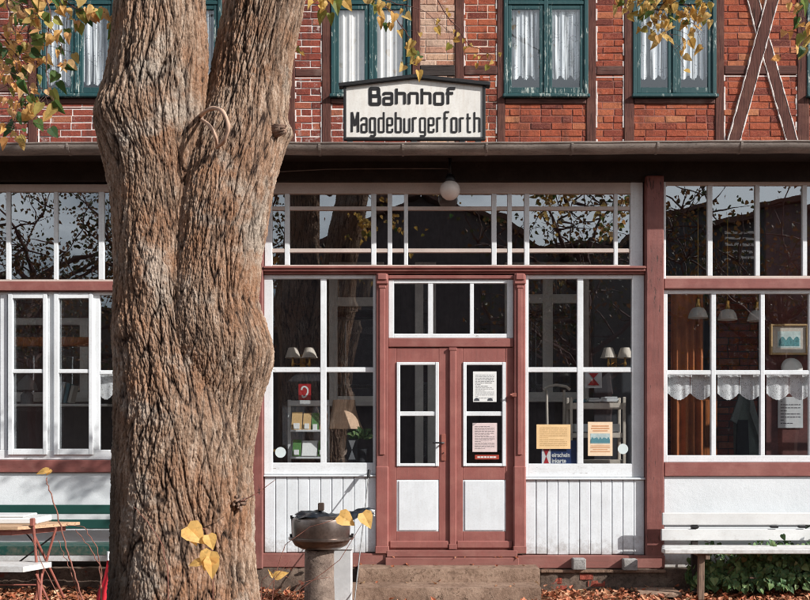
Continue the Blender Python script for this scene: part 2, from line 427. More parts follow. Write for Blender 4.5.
M['innerwall']=plain('dark_added_panel',(.035,.038,.045),.9,.3,4)
M['interior_white']=plain('inner_frame_paint',(.8,.74,.68),.6,.15,6)
M['floorwood']=plain('floor_boards',(.2,.15,.12),.6,.3,5,stretch=(1,8,1))
M['enamel']=plain('copper_enamel',(.19,.15,.132),.3,.35,6,metal=.85,bump=.05)
M['redcloth']=col('red_cloth',(.5,.012,.025)); M['redmetal']=plain('red_painted_metal',(.3,.1,.075),.5,.3,20)
M['darkred']=plain('dark_red_added_divider',(.11,.035,.03),.8,.35,6)
M['coat']=plain('grey_green_coat',(.18,.22,.2),.9,.25,10); M['orange_cloth']=plain('orange_curtain',(.42,.13,.04),.8,.25,8)
M['lampshade']=plain('parchment_shade',(.6,.4,.27),.8,.2,10)

# ================================================================ GROUND
def grid_ground():
    n=90; xs=np.sign(np.linspace(-1,1,n))*np.abs(np.linspace(-1,1,n))**3*140
    mb=MB(); 
    for j in range(n):
        for i in range(n):
            x=xs[i]; y=xs[j]-3
            z=.0+.025*math.sin(x*1.7+y*.9)+.02*math.sin(x*3.1-y*2.3)
            mb.v.append((x,y,z-.075))
    for j in range(n-1):
        for i in range(n-1): mb.f.append((j*n+i,j*n+i+1,(j+1)*n+i+1,(j+1)*n+i)); mb.m.append(0)
    o=mb.build('ground',M['ground'],smooth=True); tag(o,kind='structure')
grid_ground()
def gz(x,y): return -.075+.025*math.sin(x*1.7+y*.9)+.02*math.sin(x*3.1-y*2.3)

# ================================================================ STATION BUILDING
B=empty('station_building',(0,0,0),'half timbered brick station house with glazed wooden veranda and double door','building')
def bbox_part(name,mat,*boxes,parent=B,b=.005):
    mb=MB()
    for q in boxes: mb.box(*q,b=b)
    return mb.build(name,mat,parent)
XL,XR=-7.2,7.2
# --- windows
def window(name,x0,x1,z0,z1,sl,sr,st,sb,vb,hb,Y,depth,mat,glass,parent=B,math_=None,gy=.5,tilt=.35):
    """outer rect; stile/rail widths; vertical bars [(xa,xb)], horizontal bars [(za,zb)]"""
    mh=math_ or mat
    mb=MB(); Y1=Y+depth
    mb.box(x0,x0+sl,Y,Y1,z0,z1); mb.box(x1-sr,x1,Y,Y1,z0,z1)
    e=.003
    mb.box(x0+sl-.001,x1-sr+.001,Y+e,Y1-e,z0,z0+sb,mi=1); mb.box(x0+sl-.001,x1-sr+.001,Y+e,Y1-e,z1-st,z1,mi=1)
    for a,b in vb: mb.box(a,b,Y+.006,Y1-.006,z0+sb-.001,z1-st+.001)
    xs=[x0+sl]+[q for a,b in vb for q in (a,b)]+[x1-sr]
    for a,b in hb:
        for i in range(0,len(xs),2):
            mb.box(xs[i]-.002,xs[i+1]+.002,Y+.010,Y1-.010,a,b,mi=1)
    w=mb.build(name,[mat,mh],parent)
    zs=[z0+sb]+[q for a,b in sorted(hb) for q in (a,b)]+[z1-st]
    g=MB(); yg=Y+depth*gy
    for i in range(0,len(xs),2):
        for j in range(0,len(zs),2):
            tx=random.gauss(0,R(tilt)); tz=random.gauss(0,R(tilt))
            cx=(xs[i]+xs[i+1])/2; cz=(zs[j]+zs[j+1])/2
            q=[]
            for (px,pz) in ((xs[i]-.004,zs[j]-.004),(xs[i+1]+.004,zs[j]-.004),(xs[i+1]+.004,zs[j+1]+.004),(xs[i]-.004,zs[j+1]+.004)):
                q.append((px,yg+(px-cx)*math.tan(tz)+(pz-cz)*math.tan(tx),pz))
            g.add(q,[(0,1,2,3)])
    g.build('pane',glass,w)
    return w
def X2(l): return [(fx(a),fx(b)) for a,b in l]
def Z2(l): return [(fz(b),fz(a)) for a,b in l]
# central transom strip
window('transom_window',fx(264),fx(644),fz(267),fz(181),.075,.125,.115,.03,
  X2([(284,289),(371,376),(387.5,392),(404,408),(492,497),(508,512.5),(525,530),(615,619)]),Z2([(205,209),(247.5,251.5)]),.045,.06,M['white'],M['glass'],math_=M['shaded_white'])
window('shop_window',fx(263.5),fx(376),fz(474.5),fz(274),.085,.03,.04,.115,X2([(320,326)]),Z2([(367,372)]),.035,.06,M['white'],M['glass'],math_=M['white_h'])
window('shop_window',fx(525.5),fx(645),fz(477.5),fz(274),.035,.12,.04,.135,X2([(578,584)]),Z2([(367,372)]),.035,.06,M['white'],M['glass'],math_=M['white_h'])
window('fanlight',fx(388.5),fx(513.5),fz(338),fz(279),.055,.06,.04,.045,X2([(428,433),(470,474)]),[],.02,.05,M['white'],M['glass'],math_=M['white_h'])
window('veranda_window',fx(663.5),fx(1030),fz(278.3),fz(178),.035,.05,.06,.032,X2([(709,714),(757,761.5),(804.5,809),(852,856.5),(900,904.5),(950,954.5),(990,994)]),[],.04,.055,M['white'],M['glass'],math_=M['shaded_white'])
window('veranda_window',fx(663.5),fx(1030),fz(462.5),fz(289),.05,.06,.04,.07,X2([(712.5,717.3),(762,766.3),(811,815.3),(860,864.3),(909,913.3),(958,962)]),Z2([(370,374.5)]),.035,.06,M['white'],M['glass'],math_=M['white_h'])
window('veranda_window',fx(-240),fx(246),fz(281),fz(183),.05,.05,.075,.022,X2([(-189,-185),(-141,-137),(-92,-88),(-44,-40),(4,8.3),(52,56),(97,102.5),(146,150),(195,199)]),[],.04,.055,M['white'],M['glass'],math_=M['shaded_white'])
window('veranda_window',fx(-240),fx(246),fz(460),fz(291),.05,.05,.03,.1,X2([(-160,-155),(-110,-105),(-60,-52),(-2,5),(46.5,53.5),(91,98),(146,151),(195,200)]),[],.045,.055,M['white'],M['glass'],math_=M['white_h'])
# casements of the left window (proud sashes)
def casement(x0,x1):
    window('casement_sash',fx(x0),fx(x1),fz(455),fz(293),.045,.04,.05,.06,[],Z2([(369,373)]),.02,.05,M['white'],M['glass'],math_=M['white_h'])
casement(7,46); casement(53,92)
for a_,b_ in ((98,146),(151,195),(-52,-2)): bbox_part('glazing_bar',M['white_h'],(fx(a_),fx(b_),.056,.09,fz(374),fz(370)))
# red rails, posts
bbox_part('rail',M['red_h'],(XL,fx(246),-.01,.11,fz(290.7),fz(281.3)))
bbox_part('rail',M['red_h'],(XL,fx(246),-.012,.11,fz(472.5),fz(460.3)))
bbox_part('rail',M['red_h'],(fx(664.2),XR,-.008,.11,fz(288.7),fz(278.6)))
bbox_part('rail',M['red_h'],(fx(664.2),XR,-.012,.11,fz(476.3),fz(462.8)))
for a,b in ((246.3,263.3),(645.3,663.2)):
    bbox_part('corner_post',M['redpost'],(fx(a),fx(b),-.035,.12,fz(569),fz(176)),b=.01)
# far ends of the veranda
for a in (XL,XR-.16): bbox_part('corner_post',M['red'],(a,a+.16,-.04,.12,fz(600),fz(176)),b=.01)
bbox_part('end_wall',M['plaster'],(XL+.02,XL+.12,.13,2,-.1,4.2)); bbox_part('end_wall',M['plaster'],(XR-.12,XR-.02,.13,2,-.1,4.2))
bbox_part('window_post',M['red'],(fx(1030.3),XR-.165,-.0,.1,fz(461),fz(178))); bbox_part('window_post',M['red'],(XL+.165,fx(-240.3),-.0,.1,fz(459),fz(183)))
# cornice moulding of the portal
mb=MB(); x0,x1=fx(263.6),fx(645.1)
mb.box(x0,x1,-.045,.1,fz(269.3),fz(266.6),b=.008); mb.box(x0,x1,-.03,.1,fz(271.7),fz(269.5),b=.006); mb.box(x0,x1,.0,.1,fz(273.8),fz(271.9),b=.004)
mb.build('cornice',M['red_h'],B)
# top plate, soffit, rafters ends, roof
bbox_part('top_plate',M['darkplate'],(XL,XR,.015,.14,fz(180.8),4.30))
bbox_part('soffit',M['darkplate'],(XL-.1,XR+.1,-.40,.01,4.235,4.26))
mb=MB(); Mx=Matrix.Translation((0,-.42,4.262))@Matrix.Rotation(math.atan2(.45,2.5),4,'X')
mb.box(XL-.15,XR+.15,0,2.54,-.012,.03,M=Mx); mb.build('veranda_roof',M['roofing'],B)
# gutter: half-round trough with beads and brackets
mb=MB(); gy,gzc,gr=-.5,4.25,.086
prof=[(gr*math.cos(a),gr*math.sin(a)) for a in np.linspace(math.pi,2*math.pi,14)]
pin=[(x*.93,z*.93) for x,z in prof][::-1]
bead=[(-gr-.004+.009*math.cos(a),.004+.009*math.sin(a)) for a in np.linspace(-.6,math.pi*1.2,7)]
loop=prof+[(prof[-1][0],.012)]+pin
XS=np.linspace(XL-.2,XR+.2,60); n=len(loop)
sag=[-.006*math.sin((x+1)*1.1)+.0022*x+.002*math.sin(x*9) for x in XS]
vs=[(x,gy+a,gzc+b+s) for x,s in zip(XS,sag) for a,b in loop]
fs=[(i*n+k,i*n+(k+1)%n,(i+1)*n+(k+1)%n,(i+1)*n+k) for i in range(len(XS)-1) for k in range(n)]
mb.add(vs,fs); mb.tube([(x,gy-gr,gzc+.004+s) for x,s in zip(XS,sag)],.009,8)
gut=mb.build('gutter',M['zinc'],B,smooth=40)
for p in (-12,70,153,237,320,403,486,571,656,739,822,905):
    mb=MB(); x=(p-405)*.0095
    s=-.006*math.sin((x+1)*1.1)+.0022*x+.002*math.sin(x*9)
    pts=[(x,gy+(gr+.004)*math.cos(a),gzc+s+(gr+.004)*math.sin(a)) for a in np.linspace(math.pi*.97,2*math.pi,14)]
    for i in range(len(pts)-1): 
        q=Vector(pts[i]); r=Vector(pts[i+1]); mb.bar(q,r+(r-q)*.08,.022,.004,b=.001,up=(0,(q.y-gy),(q.z-gzc-s)))
    mb.build('gutter_bracket',M['zinc'],gut)
# low walls
bbox_part('plaster_wall',M['plaster'],(XL+.1,fx(246.2),.02,.14,fz(562),fz(472.6)))
bbox_part('plaster_wall',M['plaster'],(fx(664.3),XR-.1,.015,.14,fz(568),fz(476.4)))
def boards(x0,x1,z0,z1,cap0):
    mb=MB(); n=round((x1-x0)/.113); w=(x1-x0)/n
    for i in range(n):
        dz=random.uniform(-.004,.004)
        mb.box(x0+i*w+.0022,x0+(i+1)*w-.0022,.018+random.uniform(0,.003),.05,z0+dz,z1,b=.006)
    mb.box(x0,x1,.05,.09,z0,z1)
    mb.box(x0-.005,x1+.005,-.005,.06,z1,z1+cap0,b=.006)
    mb.build('board_cladding',M['boardwhite'],B)
boards(fx(264),fx(376.5),fz(553),fz(477),.02)
boards(fx(525.5),fx(645),fz(555),fz(480),.02)
bbox_part('sill_beam',M['red_h'],(fx(246.5),fx(386.5),-.02,.1,fz(567.3),fz(553.5)))
bbox_part('sill_beam',M['red_h'],(fx(517.3),fx(664),-.04,.1,fz(568),fz(555.3)))
# plinth with uneven face
def rough_block(x0,x1,y0,y1,z0,z1,amp,nx,nz,seed):
    mb=MB(); rr=random.Random(seed)
    off=[[rr.uniform(-1,1) for _ in range(nx+1)] for _ in range(nz+1)]
    ny=3
    prof=[(0,z0+(z1-z0)*k/nz) for k in range(nz+1)]
    vs=[]
    for k in range(nz+1):
        for i in range(nx+1):
            e=amp*off[k][i]; x=x0+(x1-x0)*i/nx; z=prof[k][1]
            if k==nz: z-=abs(e)*.7; e+=amp*1.2
            vs.append((x,y0+e,z))
    b=len(vs)
    for i in range(nx+1): vs.append((x0+(x1-x0)*i/nx,y1,z1))
    fs=[(k*(nx+1)+i,k*(nx+1)+i+1,(k+1)*(nx+1)+i+1,(k+1)*(nx+1)+i) for k in range(nz) for i in range(nx)]
    fs+=[(nz*(nx+1)+i,nz*(nx+1)+i+1,b+i+1,b+i) for i in range(nx)]
    vs+= [(x0,y1,z0),(x1,y1,z0)]
    l=[k*(nx+1) for k in range(nz+1)]+[b,len(vs)-2]; r=[k*(nx+1)+nx for k in range(nz+1)]+[b+nx,len(vs)-1]
    fs+=[tuple(l[::-1]),tuple(r)]
    mb.add(vs,fs); return mb
rough_block(XL,fx(357),-.03,.2,-.3,fz(567.5),.012,150,5,1).build('plinth',M['plinth'],B,smooth=50)
rough_block(fx(540),XR,-.05,.2,-.3,fz(568.3),.012,120,5,2).build('plinth',M['plinth'],B,smooth=50)
# exposed bricks of the plinth
def plinth_brick(px0,px1,py0,py1):
    rr=rough_block(fx(px0),fx(px1),-.056,-.03,fz(py1),fz(py0),.006,6,2,int(px0)); return rr
for q in ((549,561,577,583),(551,566,584.5,589.5),(579,592,573,579),(587,604,580,586)):
    plinth_brick(*q).build('exposed_brick',M['brick_l'],B)
bbox_part('plinth_ledge',M['step'],(fx(540),fx(664),-.075,-.05,fz(572),fz(569)),b=.004)
# pilasters with capitals
def pilaster(a,b):
    mb=MB(); xa,xb=fx(a),fx(b)
    mb.box(xa,xb,-.02,.1,fz(553),fz(274),b=.006)
    mb.box(xa+.03,xb-.03,-.034,-.018,fz(455),fz(287),b=.006)
    mb.box(xa-.008,xb+.006,-.03,.1,fz(553.2),fz(466),b=.012)
    mb.box(xa-.004,xb+.004,-.05,.09,fz(285),fz(275),b=.01); mb.box(xa+.01,xb-.01,-.065,.08,fz(281),fz(274.2),b=.01); mb.box(xa+.02,xb-.02,-.04,.08,fz(289),fz(285.4),b=.008)
    mb.box(xa-.012,xb+.01,-.04,.09,fz(553.4),fz(546),b=.006)
    mb.build('pilaster',M['red'],B)
pilaster(376.5,388); pilaster(514,525)
bbox_part('door_transom',M['red_h'],(fx(388.3),fx(513.8),.005,.1,fz(347),fz(338.3)),(fx(388.3),fx(513.8),.0,.1,fz(278.8),fz(275)))
# door leaves
def leaf_door(x0,x1,gx0,gx1,pxa,pxb,right):
    mb=MB(); Y0,Y1=.02,.07
    zt,zb=fz(347.4),fz(549.8)
    g0,g1,g2,g3=fz(362),fz(466.5),fz(480),fz(532)
    mb.box(x0,gx0,Y0,Y1,zb,zt); mb.box(gx1,x1,Y0,Y1,zb,zt)
    for a,b in ((g0,zt),(g2,g1),(zb,g3)): mb.box(gx0-.001,gx1+.001,Y0+.002,Y1-.002,a,b)
    mb.box(x0+.012,x1-.012,Y0-.02,Y0+.004,zb+.012,fz(541),b=.01)
    d=mb.build('door_leaf',M['red'],B)
    w=window('door_window',gx0+.001,gx1-.001,g1,g0,.035,.035,.03,.03,[],Z2([(411.5,416)]),Y0-.012,.045,M['white'],M['glass'],parent=d,math_=M['white_h'],tilt=.6)
    mb=MB(); a,b=fx(pxa),fx(pxb)
    mb.box(a,b,Y0+.006,Y0+.03,g3,g2,b=.003); mb.box(a+.012,b-.012,Y0-.004,Y0+.01,g3+.012,g2-.012,b=.004); mb.box(gx0,a,Y0+.004,Y0+.03,g3,g2); mb.box(b,gx1,Y0+.004,Y0+.03,g3,g2)
    mb.build('door_panel',M['boardwhite'],d)
    return d
dl=leaf_door(fx(388.2),fx(450),fx(396.5),fx(439),397.5,438.5,0)
dr=leaf_door(fx(455.5),fx(513.9),fx(463),fx(506),463.8,505.5,1)
mb=MB(); mb.box(fx(450.2),fx(455.3),.015,.07,fz(549.5),fz(347.5)); mb.box(fx(449.3),fx(456.2),-.005,.02,fz(549),fz(348),b=.008); mb.box(fx(448.8),fx(456.8),-.01,.018,fz(350.5),fz(347.6),b=.004); mb.box(fx(448.8),fx(456.8),-.01,.018,fz(549.5),fz(544),b=.004)
mb.build('astragal',M['red'],dr)
mb=MB(); mb.box(fx(441.3),fx(445.7),.008,.02,fz(461),fz(434),b=.003)
mb.build('handle_plate',M['redmetal'],dl)
mb=MB(); h=Vector((fx(443.5),.005,fz(443))); mb.tube([h,h+Vector((0,-.05,0)),h+Vector((-.02,-.062,0)),h+Vector((-.11,-.06,.003))],[.009,.009,.009,.007],10); mb.build('door_handle',M['black'],dl)
mb=MB(); mb.tube([(fx(443.5),.009,fz(453)),(fx(443.5),.0,fz(453))],.006,8); mb.build('keyhole',M['black'],dl)
mb=MB(); mb.box(fx(511.5),fx(516),-.03,.0,fz(397),fz(393)); mb.tube([(fx(512),-.03,fz(395)),(fx(509.5),-.05,fz(395))],.008,8); mb.build('latch',M['redmetal'],dr)
bbox_part('threshold',M['red_h'],(fx(386.8),fx(517),-.045,.1,fz(556.8),fz(550.2)),(fx(385.5),fx(518),-.075,.1,fz(568),fz(557.2)))

# --- main wall upstairs : bricks, timbers, windows
YU=2.0
def bricks(mb,x0,x1,z0,z1,Y,mi=0,course=.0833,L=.25,j=.011,rr=random,skip=None):
    k0=int(math.floor(z0/course)); k=k0
    while k*course<z1:
        a=max(z0,k*course+j/2); b=min(z1,(k+1)*course-j/2)
        if b-a>.012:
            off=(k%2)*L/2+rr.uniform(-.012,.012); i=math.floor((x0-off)/L)
            x=i*L+off
            while x<x1:
                w=L if rr.random()>.12 else L/2
                p=max(x0,x+j/2+rr.uniform(-.002,.002)); q=min(x1,x+w-j/2+rr.uniform(-.002,.002))
                if q-p>.02:
                    y=Y+rr.uniform(-.004,.004); c=.004; a2=a+rr.uniform(-.002,.002); b2=b+rr.uniform(-.002,.002)
                    ty=rr.uniform(-.0025,.0025)
                    vs=[(p,Y+.03,a2),(q,Y+.03,a2),(q,Y+.03,b2),(p,Y+.03,b2),(p,y+c,a2),(q,y+c+ty,a2),(q,y+c+ty,b2),(p,y+c,b2),
                        (p+c,y,a2+c),(q-c,y+ty,a2+c),(q-c,y+ty,b2-c),(p+c,y,b2-c)]
                    for q_ in range(4,12):
                        a_=vs[q_]; vs[q_]=(a_[0]+rr.uniform(-.0028,.0028),a_[1]+rr.uniform(-.0015,.002),a_[2]+rr.uniform(-.0028,.0028))
                    mb.add(vs,[(8,9,10,11),(4,5,9,8),(5,6,10,9),(6,7,11,10),(7,4,8,11),(0,1,5,4),(1,2,6,5),(2,3,7,6),(3,0,4,7)],mi)
                x+=w
        k+=1
ZB,ZT=4.45,7.3
def cell(a,b,za,zb,mat,mort):
    mb=MB(); x0,x1=ux(a),ux(b)
    bricks(mb,x0,x1,za,zb,YU,0)
    mb.quad(x0,x1,za,zb,YU+.0065,1)
    mb.build('brick_infill',[M[mat],M[mort]],B)
Rr=[('brick_l','mortar_w'),('brick_r','mortar_r'),('brick_p','mortar_p')]
cells=[(-200,-130,0),(-56,28,0),(124,137,0),(230,287,0),(295,322,0),(420,455,2),(464,497,3),(596,624,1),(724,797,1),(899,1000,1)]
for a,b,k in cells:
    mt,mo=(Rr[k] if k<3 else ('brick_r','mortar_p'))
    cell(a,b,ZB,ZT,mt,mo)
wins=[(-130,-64,0),(37,116,0),(146,222,0),(331,412,0),(505,586,1),(634,715,1),(809,890,1)]
for a,b,k in wins: cell(a,b,ZB,uz(104),Rr[k][0],Rr[k][1])
# wall behind everything (closing the body)
bbox_part('upper_wall_core',M['innerwall'],*[(ux(a),ux(b),YU+.03,YU+.2,ZB,ZT) for a,b,k in cells],(XL,XR,YU+.03,YU+.2,ZB,uz(100)-.001),(XL,XR,YU+.03,YU+.2,7.12,ZT))
posts=[(-64,-56),(28,37),(116,124),(137,146),(222,230),(287,295),(322,331),(412,420),(455,464),(497,505),(586,596),(624,634),(715,724),(797,809),(890,899)]
for i,(a,b) in enumerate(posts):
    mb=MB(); x0,x1=ux(a),ux(b); n=14; rr=random.Random(i)
    mb.box(x0,x1,YU-.012,YU+.05,ZB,ZT,b=.008); mb.build('timber_post',M['timber'],B)
rails=[(295.2,321.8,69,76.5),(420.2,454.8,65,76),(464.2,496.8,65.5,75),(596.2,623.8,66,75),(724.2,796.8,65.5,74.5),(-56,27.8,84,92),(230,287,69,76)]
for i,(a,b,c,d) in enumerate(rails):
    bbox_part('timber_rail',M['timber_dark'] if i in(1,) else M['timber_h'],(ux(a),ux(b),YU-.0125,YU+.05,uz(d),uz(c)),b=.008)
for a,b in ((37.2,115.8),(146.2,221.8),(331.2,411.8),(505.2,585.8),(634.2,714.8),(809.2,889.8)):
    bbox_part('timber_rail',M['timber_h'],(ux(a),ux(b),YU-.018,YU+.05,uz(104),uz(98.3)),b=.008)
def brace(x0,x1,w,Yf,name='timber_brace'):
    p=Vector((ux(x0),Yf+.03,uz(150))); q=Vector((ux(x1),Yf+.03,uz(-60)))
    d=(q-p)/210; q2=p+d*(150+60)
    mb=MB(); mb.bar(p,q2,w,.06,b=.01); o=mb.build(name,M['timber'],B)
    nrm=Vector((d.z,0,-d.x)).normalized()
    for s in (-1,1):
        m=MB()
        pr=[p+nrm*s*(w/2+.004)+d*t+Vector((random.uniform(-.004,.004),-.008,0)) for t in range(0,211,6)]
        for i in range(len(pr)-1):
            m.bar(pr[i],pr[i+1]+(pr[i+1]-pr[i])*.1,random.uniform(.005,.018),.05,b=.003)
        m.build('mortar_edge',M['mortar_w'],o)
brace(731,788,.135,YU-.03); brace(794,736,.125,YU-.017)
# mortar rims of panels on the right and left
m=MB()
for a,b,za,zb in ((724,797,75,143),(596,624,76,143),(596,624,0,65),(464,497,76,143),(464,497,-20,65),(295,322,77,143),(295,322,-20,68),(38,116,106,143),(-20,28,92,143)):
    for x in (ux(a)+.006,ux(b)-.006):
        zz=np.arange(uz(zb+8),uz(za),.07)
        for z in zz:
            if random.random()<.72: m.box(x-random.uniform(.005,.014),x+random.uniform(.005,.014),YU-.004,YU+.02,z,z+.073,b=.003)
    if za>60: m.box(ux(a),ux(b),YU-.003,YU+.02,uz(za)-.02,uz(za)-.006,b=.003)
m.build('mortar_rim',M['mortar_w'],B)
def upper_window(a,b,z_bot=97.5,panes=None):
    x0,x1=ux(a),ux(b); zb,zt=uz(z_bot),7.1
    mb=MB()
    mb.box(x0,x0+.05,YU-.025,YU+.06,zb,zt,b=.008); mb.box(x1-.05,x1,YU-.025,YU+.06,zb,zt,b=.008)
    mb.box(x0+.05,x1-.05,YU-.023,YU+.06,zb,zb+.05,b=.008); mb.box(x0+.05,x1-.05,YU-.023,YU+.06,zt-.06,zt,b=.008)
    mb.box(x0-.015,x1+.015,YU-.07,YU-.015,zb-.012,zb+.028,b=.008)
    xm=(x0+x1)/2; mb.box(xm-.028,xm+.028,YU-.02,YU+.06,zb+.05,zt-.06,b=.008)
    zr=uz(5); 
    w=mb.build('window',M['teal'],B)
    for p,q in ((x0+.052,xm-.03),(xm+.03,x1-.052)):
        s=window('sash',p,q,zb+.052,zr-.002,.045,.045,.05,.07,[],[],YU-.008,.034,M['teal'],M['glass_up'],parent=w,tilt=.5)
        s=window('sash',p,q,zr+.05,zt-.062,.045,.045,.05,.05,[],[],YU-.008,.034,M['teal'],M['glass_up'],parent=w,tilt=.5)
    t=MB(); t.box(x0+.05,x1-.05,YU-.018,YU+.05,zr,zr+.048,b=.008); t.build('transom_bar',M['teal'],w)
    return x0,x1,xm,zb
UW=[(-130,-64),(38,116),(146,222),(331,411),(503.5,588),(632.5,716),(806.5,890)]
uw=[upper_window(*q) for q in UW]
# dark rooms upstairs, gable roof above the frame
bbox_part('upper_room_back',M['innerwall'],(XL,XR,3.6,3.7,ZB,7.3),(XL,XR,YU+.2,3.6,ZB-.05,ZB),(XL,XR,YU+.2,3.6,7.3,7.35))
bbox_part('gable_wall',M['brick_l'],(XL,XL+.2,YU+.2,9,0,7.3),(XR-.2,XR,YU+.2,9,0,7.3),(XL,XR,8.8,9,0,7.3))
mb=MB(); mb.add([(XL-.3,1.6,7.25),(XR+.3,1.6,7.25),(XR+.3,5.5,10.4),(XL-.3,5.5,10.4),(XL-.3,9.4,7.25),(XR+.3,9.4,7.25)],[(0,1,2,3),(3,2,5,4)])
mb.add([(XL+.05,1.9,7.3),(XL+.05,5.5,10.2),(XL+.05,9.1,7.3),(XR-.05,1.9,7.3),(XR-.05,5.5,10.2),(XR-.05,9.1,7.3)],[(0,1,2),(3,5,4)])
mb.build('main_roof',M['tile_roof'],B)
# --- veranda interior shell
mb=MB(); 
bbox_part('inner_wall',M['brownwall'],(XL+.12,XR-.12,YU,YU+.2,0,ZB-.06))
im=MB()
for a,b in ((664,690),(716,760),(768,905)): bricks(im,(a-405)*.0119,(b-405)*.0119,.2,3.4,YU-.015,0)
im.build('inner_brick',M['brick_l'],B)
for a in (690,762,240,300,390,480,600,100,-20): bbox_part('inner_post',M['darkplate'],((a-405)*.0119,(a-405)*.0119+.13,YU-.035,YU-.001,.15,4.2))
bbox_part('veranda_floor',M['floorwood'],(XL+.12,XR-.12,.21,YU,.1,.16))
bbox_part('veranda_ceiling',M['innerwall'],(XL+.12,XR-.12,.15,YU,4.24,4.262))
def inner_window(a,b,c,d,cross,sill=True,tr=None):
    Y=1.9; x0,x1=(a-405)*.0119,(b-405)*.0119; z0=1.5-(d-435)*.0119; z1=1.5-(c-435)*.0119
    vb=[((p-405)*.0119,(q-405)*.0119) for p,q in cross]; hb=[(1.5-(q-435)*.0119,1.5-(p-435)*.0119) for p,q in (tr or [])]
    w=window('inner_window',x0,x1,z0,z1,.1,.1,.08,.07,vb,hb,Y,.06,M['interior_white'],M['glass'])
    mb=MB(); mb.quad(x0+.02,x1-.02,z0+.02,z1-.02,Y+.075); mb.build('backing',M['innerwall'],w)
    if sill: mb=MB(); mb.box(x0-.05,x1+.05,Y-.12,Y+.05,z0-.05,z0-.002); mb.build('sill',M['interior_white'],w)
inner_window(329,384,262,402,[],tr=[(297,306)])
inner_window(505,589,262,398,[(543,553)],tr=[(294,303)])
inner_window(4,88,318,398,[(43,49)])
inner_window(415,436,262,470,[],sill=False)

# ================================================================ STATION SIGN
def stroke(mb,pts,w,y,closed=False,th=.002):
    P=[Vector((p[0],p[1])) for p in pts]; n=len(P)
    L=[];Rt=[]
    for i in range(n):
        a=P[i-1] if (i>0 or closed) else P[i]; b=P[(i+1)%n] if (i<n-1 or closed) else P[i]
        d1=(P[i]-a); d2=(b-P[i])
        d1=d1.normalized() if d1.length>1e-9 else d2.normalized()
        d2=d2.normalized() if d2.length>1e-9 else d1
        t=(d1+d2); t=t.normalized() if t.length>1e-6 else d1
        nn=Vector((-t.y,t.x)); k=1/max(.5,nn.dot(Vector((-d1.y,d1.x))))
        L.append(P[i]+nn*w/2*k); Rt.append(P[i]-nn*w/2*k)
    vs=[(p.x,y,p.y) for p in L]+[(p.x,y,p.y) for p in Rt]
    fs=[]
    for i in range(n if closed else n-1):
        j=(i+1)%n; fs.append((n+i,n+j,j,i))
    mb.add(vs,fs)
def fillet(pts,r,closed=False,k=4):
    out=[]; n=len(pts)
    for i,p in enumerate(pts):
        p=Vector(p)
        if not closed and i in (0,n-1): out.append(p); continue
        a=Vector(pts[i-1]); b=Vector(pts[(i+1)%n])
        da=(a-p); db=(b-p); rr=min(r,da.length*.49,db.length*.49)
        A=p+da.normalized()*rr; Bp=p+db.normalized()*rr
        for t in np.linspace(0,1,k+1): out.append(A*(1-t)**2+p*2*t*(1-t)+Bp*t*t)
    return out
def glyph(ch,w):
    h=1; A=1.44; D=-.27; r=.3*w+.1
    rect=('c',[(0,0),(w,0),(w,h),(0,h)])
    G={'o':[rect],'b':[('l',[(0,0),(0,A)]),rect],'d':[('l',[(w,0),(w,A)]),rect],
    'g':[rect,('p',[(w,h),(w,D),(0,D)])],
    'a':[('p',[(0,.8),(0,h),(w,h),(w,0)]),('c',[(0,0),(w,0),(w,.56),(0,.56)])],
    'e':[('p',[(0,.5),(w,.5),(w,h),(0,h),(0,0),(w,0),(w,.25)])],
    'h':[('l',[(0,0),(0,A)]),('p',[(0,h),(w,h),(w,0)])],'n':[('l',[(0,0),(0,h)]),('p',[(0,h),(w,h),(w,0)])],
    'u':[('p',[(0,h),(0,0),(w,0)]),('l',[(w,0),(w,h)])],'r':[('l',[(0,0),(0,h+.05)]),('p',[(0,h*.85),(0,h),(w*.75,h)])],
    'f':[('p',[(0.05,0),(.05,A),(w*.95,A)]),('l',[(-.18*w,h),(w*.7,h)])],
    't':[('p',[(0.05,A*.93),(.05,0),(w*.75,0)]),('l',[(-.18*w,h),(w*.7,h)])],
    'B':[('l',[(0,0),(0,A)]),('c',[(0,0),(w*1.1,0),(w*1.1,A*.52),(0,A*.52)]),('c',[(0,A*.52),(w,A*.52),(w,A),(0,A)])],
    'M':[('l',[(0,0),(0,A)]),('l',[(0,A),(w*.62,.45)]),('l',[(w*.62,.45),(w*1.24,A)]),('l',[(w*1.24,0),(w*1.24,A)])]}
    return G[ch],r
def write(mb,txt,x0,x1,zb,xh,sw,y,wf,sp,cap=1.12):
    k=0; adv=[]
    ws=[]
    for ch in txt:
        w={'M':wf*1.24,'r':wf*.72,'f':wf*.75,'t':wf*.72,'B':wf*1.1}.get(ch,wf); ws.append(w)
    tot=sum(ws)+sp*(len(txt)-1)
    s=(x1-x0-sw)/tot; x=x0+sw/2; lay=0
    for ch,w in zip(txt,ws):
        st,r=glyph(ch,wf)
        for kind,pts in st:
            q=[(x+p[0]*s,zb+sw/2+p[1]*(xh-sw)) for p in pts]
            if kind=='l': 
                pass
            else: q=fillet(q,r*.35*xh if xh<.16 else r*.3*xh,kind=='c')
            lay=(lay+1)%9
            wd=sw*(1.28 if ch in 'BM' else 1)
            stroke(mb,q,wd,y-.0004*lay,kind=='c')
        x+=(w+sp)*s
SY=.12
c=at(415.5,138,SY)
S=empty('station_sign',(c.x,SY,c.z),'white enamel sign with peaked top lettered Bahnhof Magdeburgerforth above the gutter','sign')
def sp(px,py): q=at(px,py,SY); return (q.x,q.z)
mb=MB(); mb.prism([sp(345,138.5),sp(484,138.5),sp(484,86),sp(415,79),sp(345,87)],SY,SY+.02); mb.build('sign_board',M['signface'],S)
mb=MB()
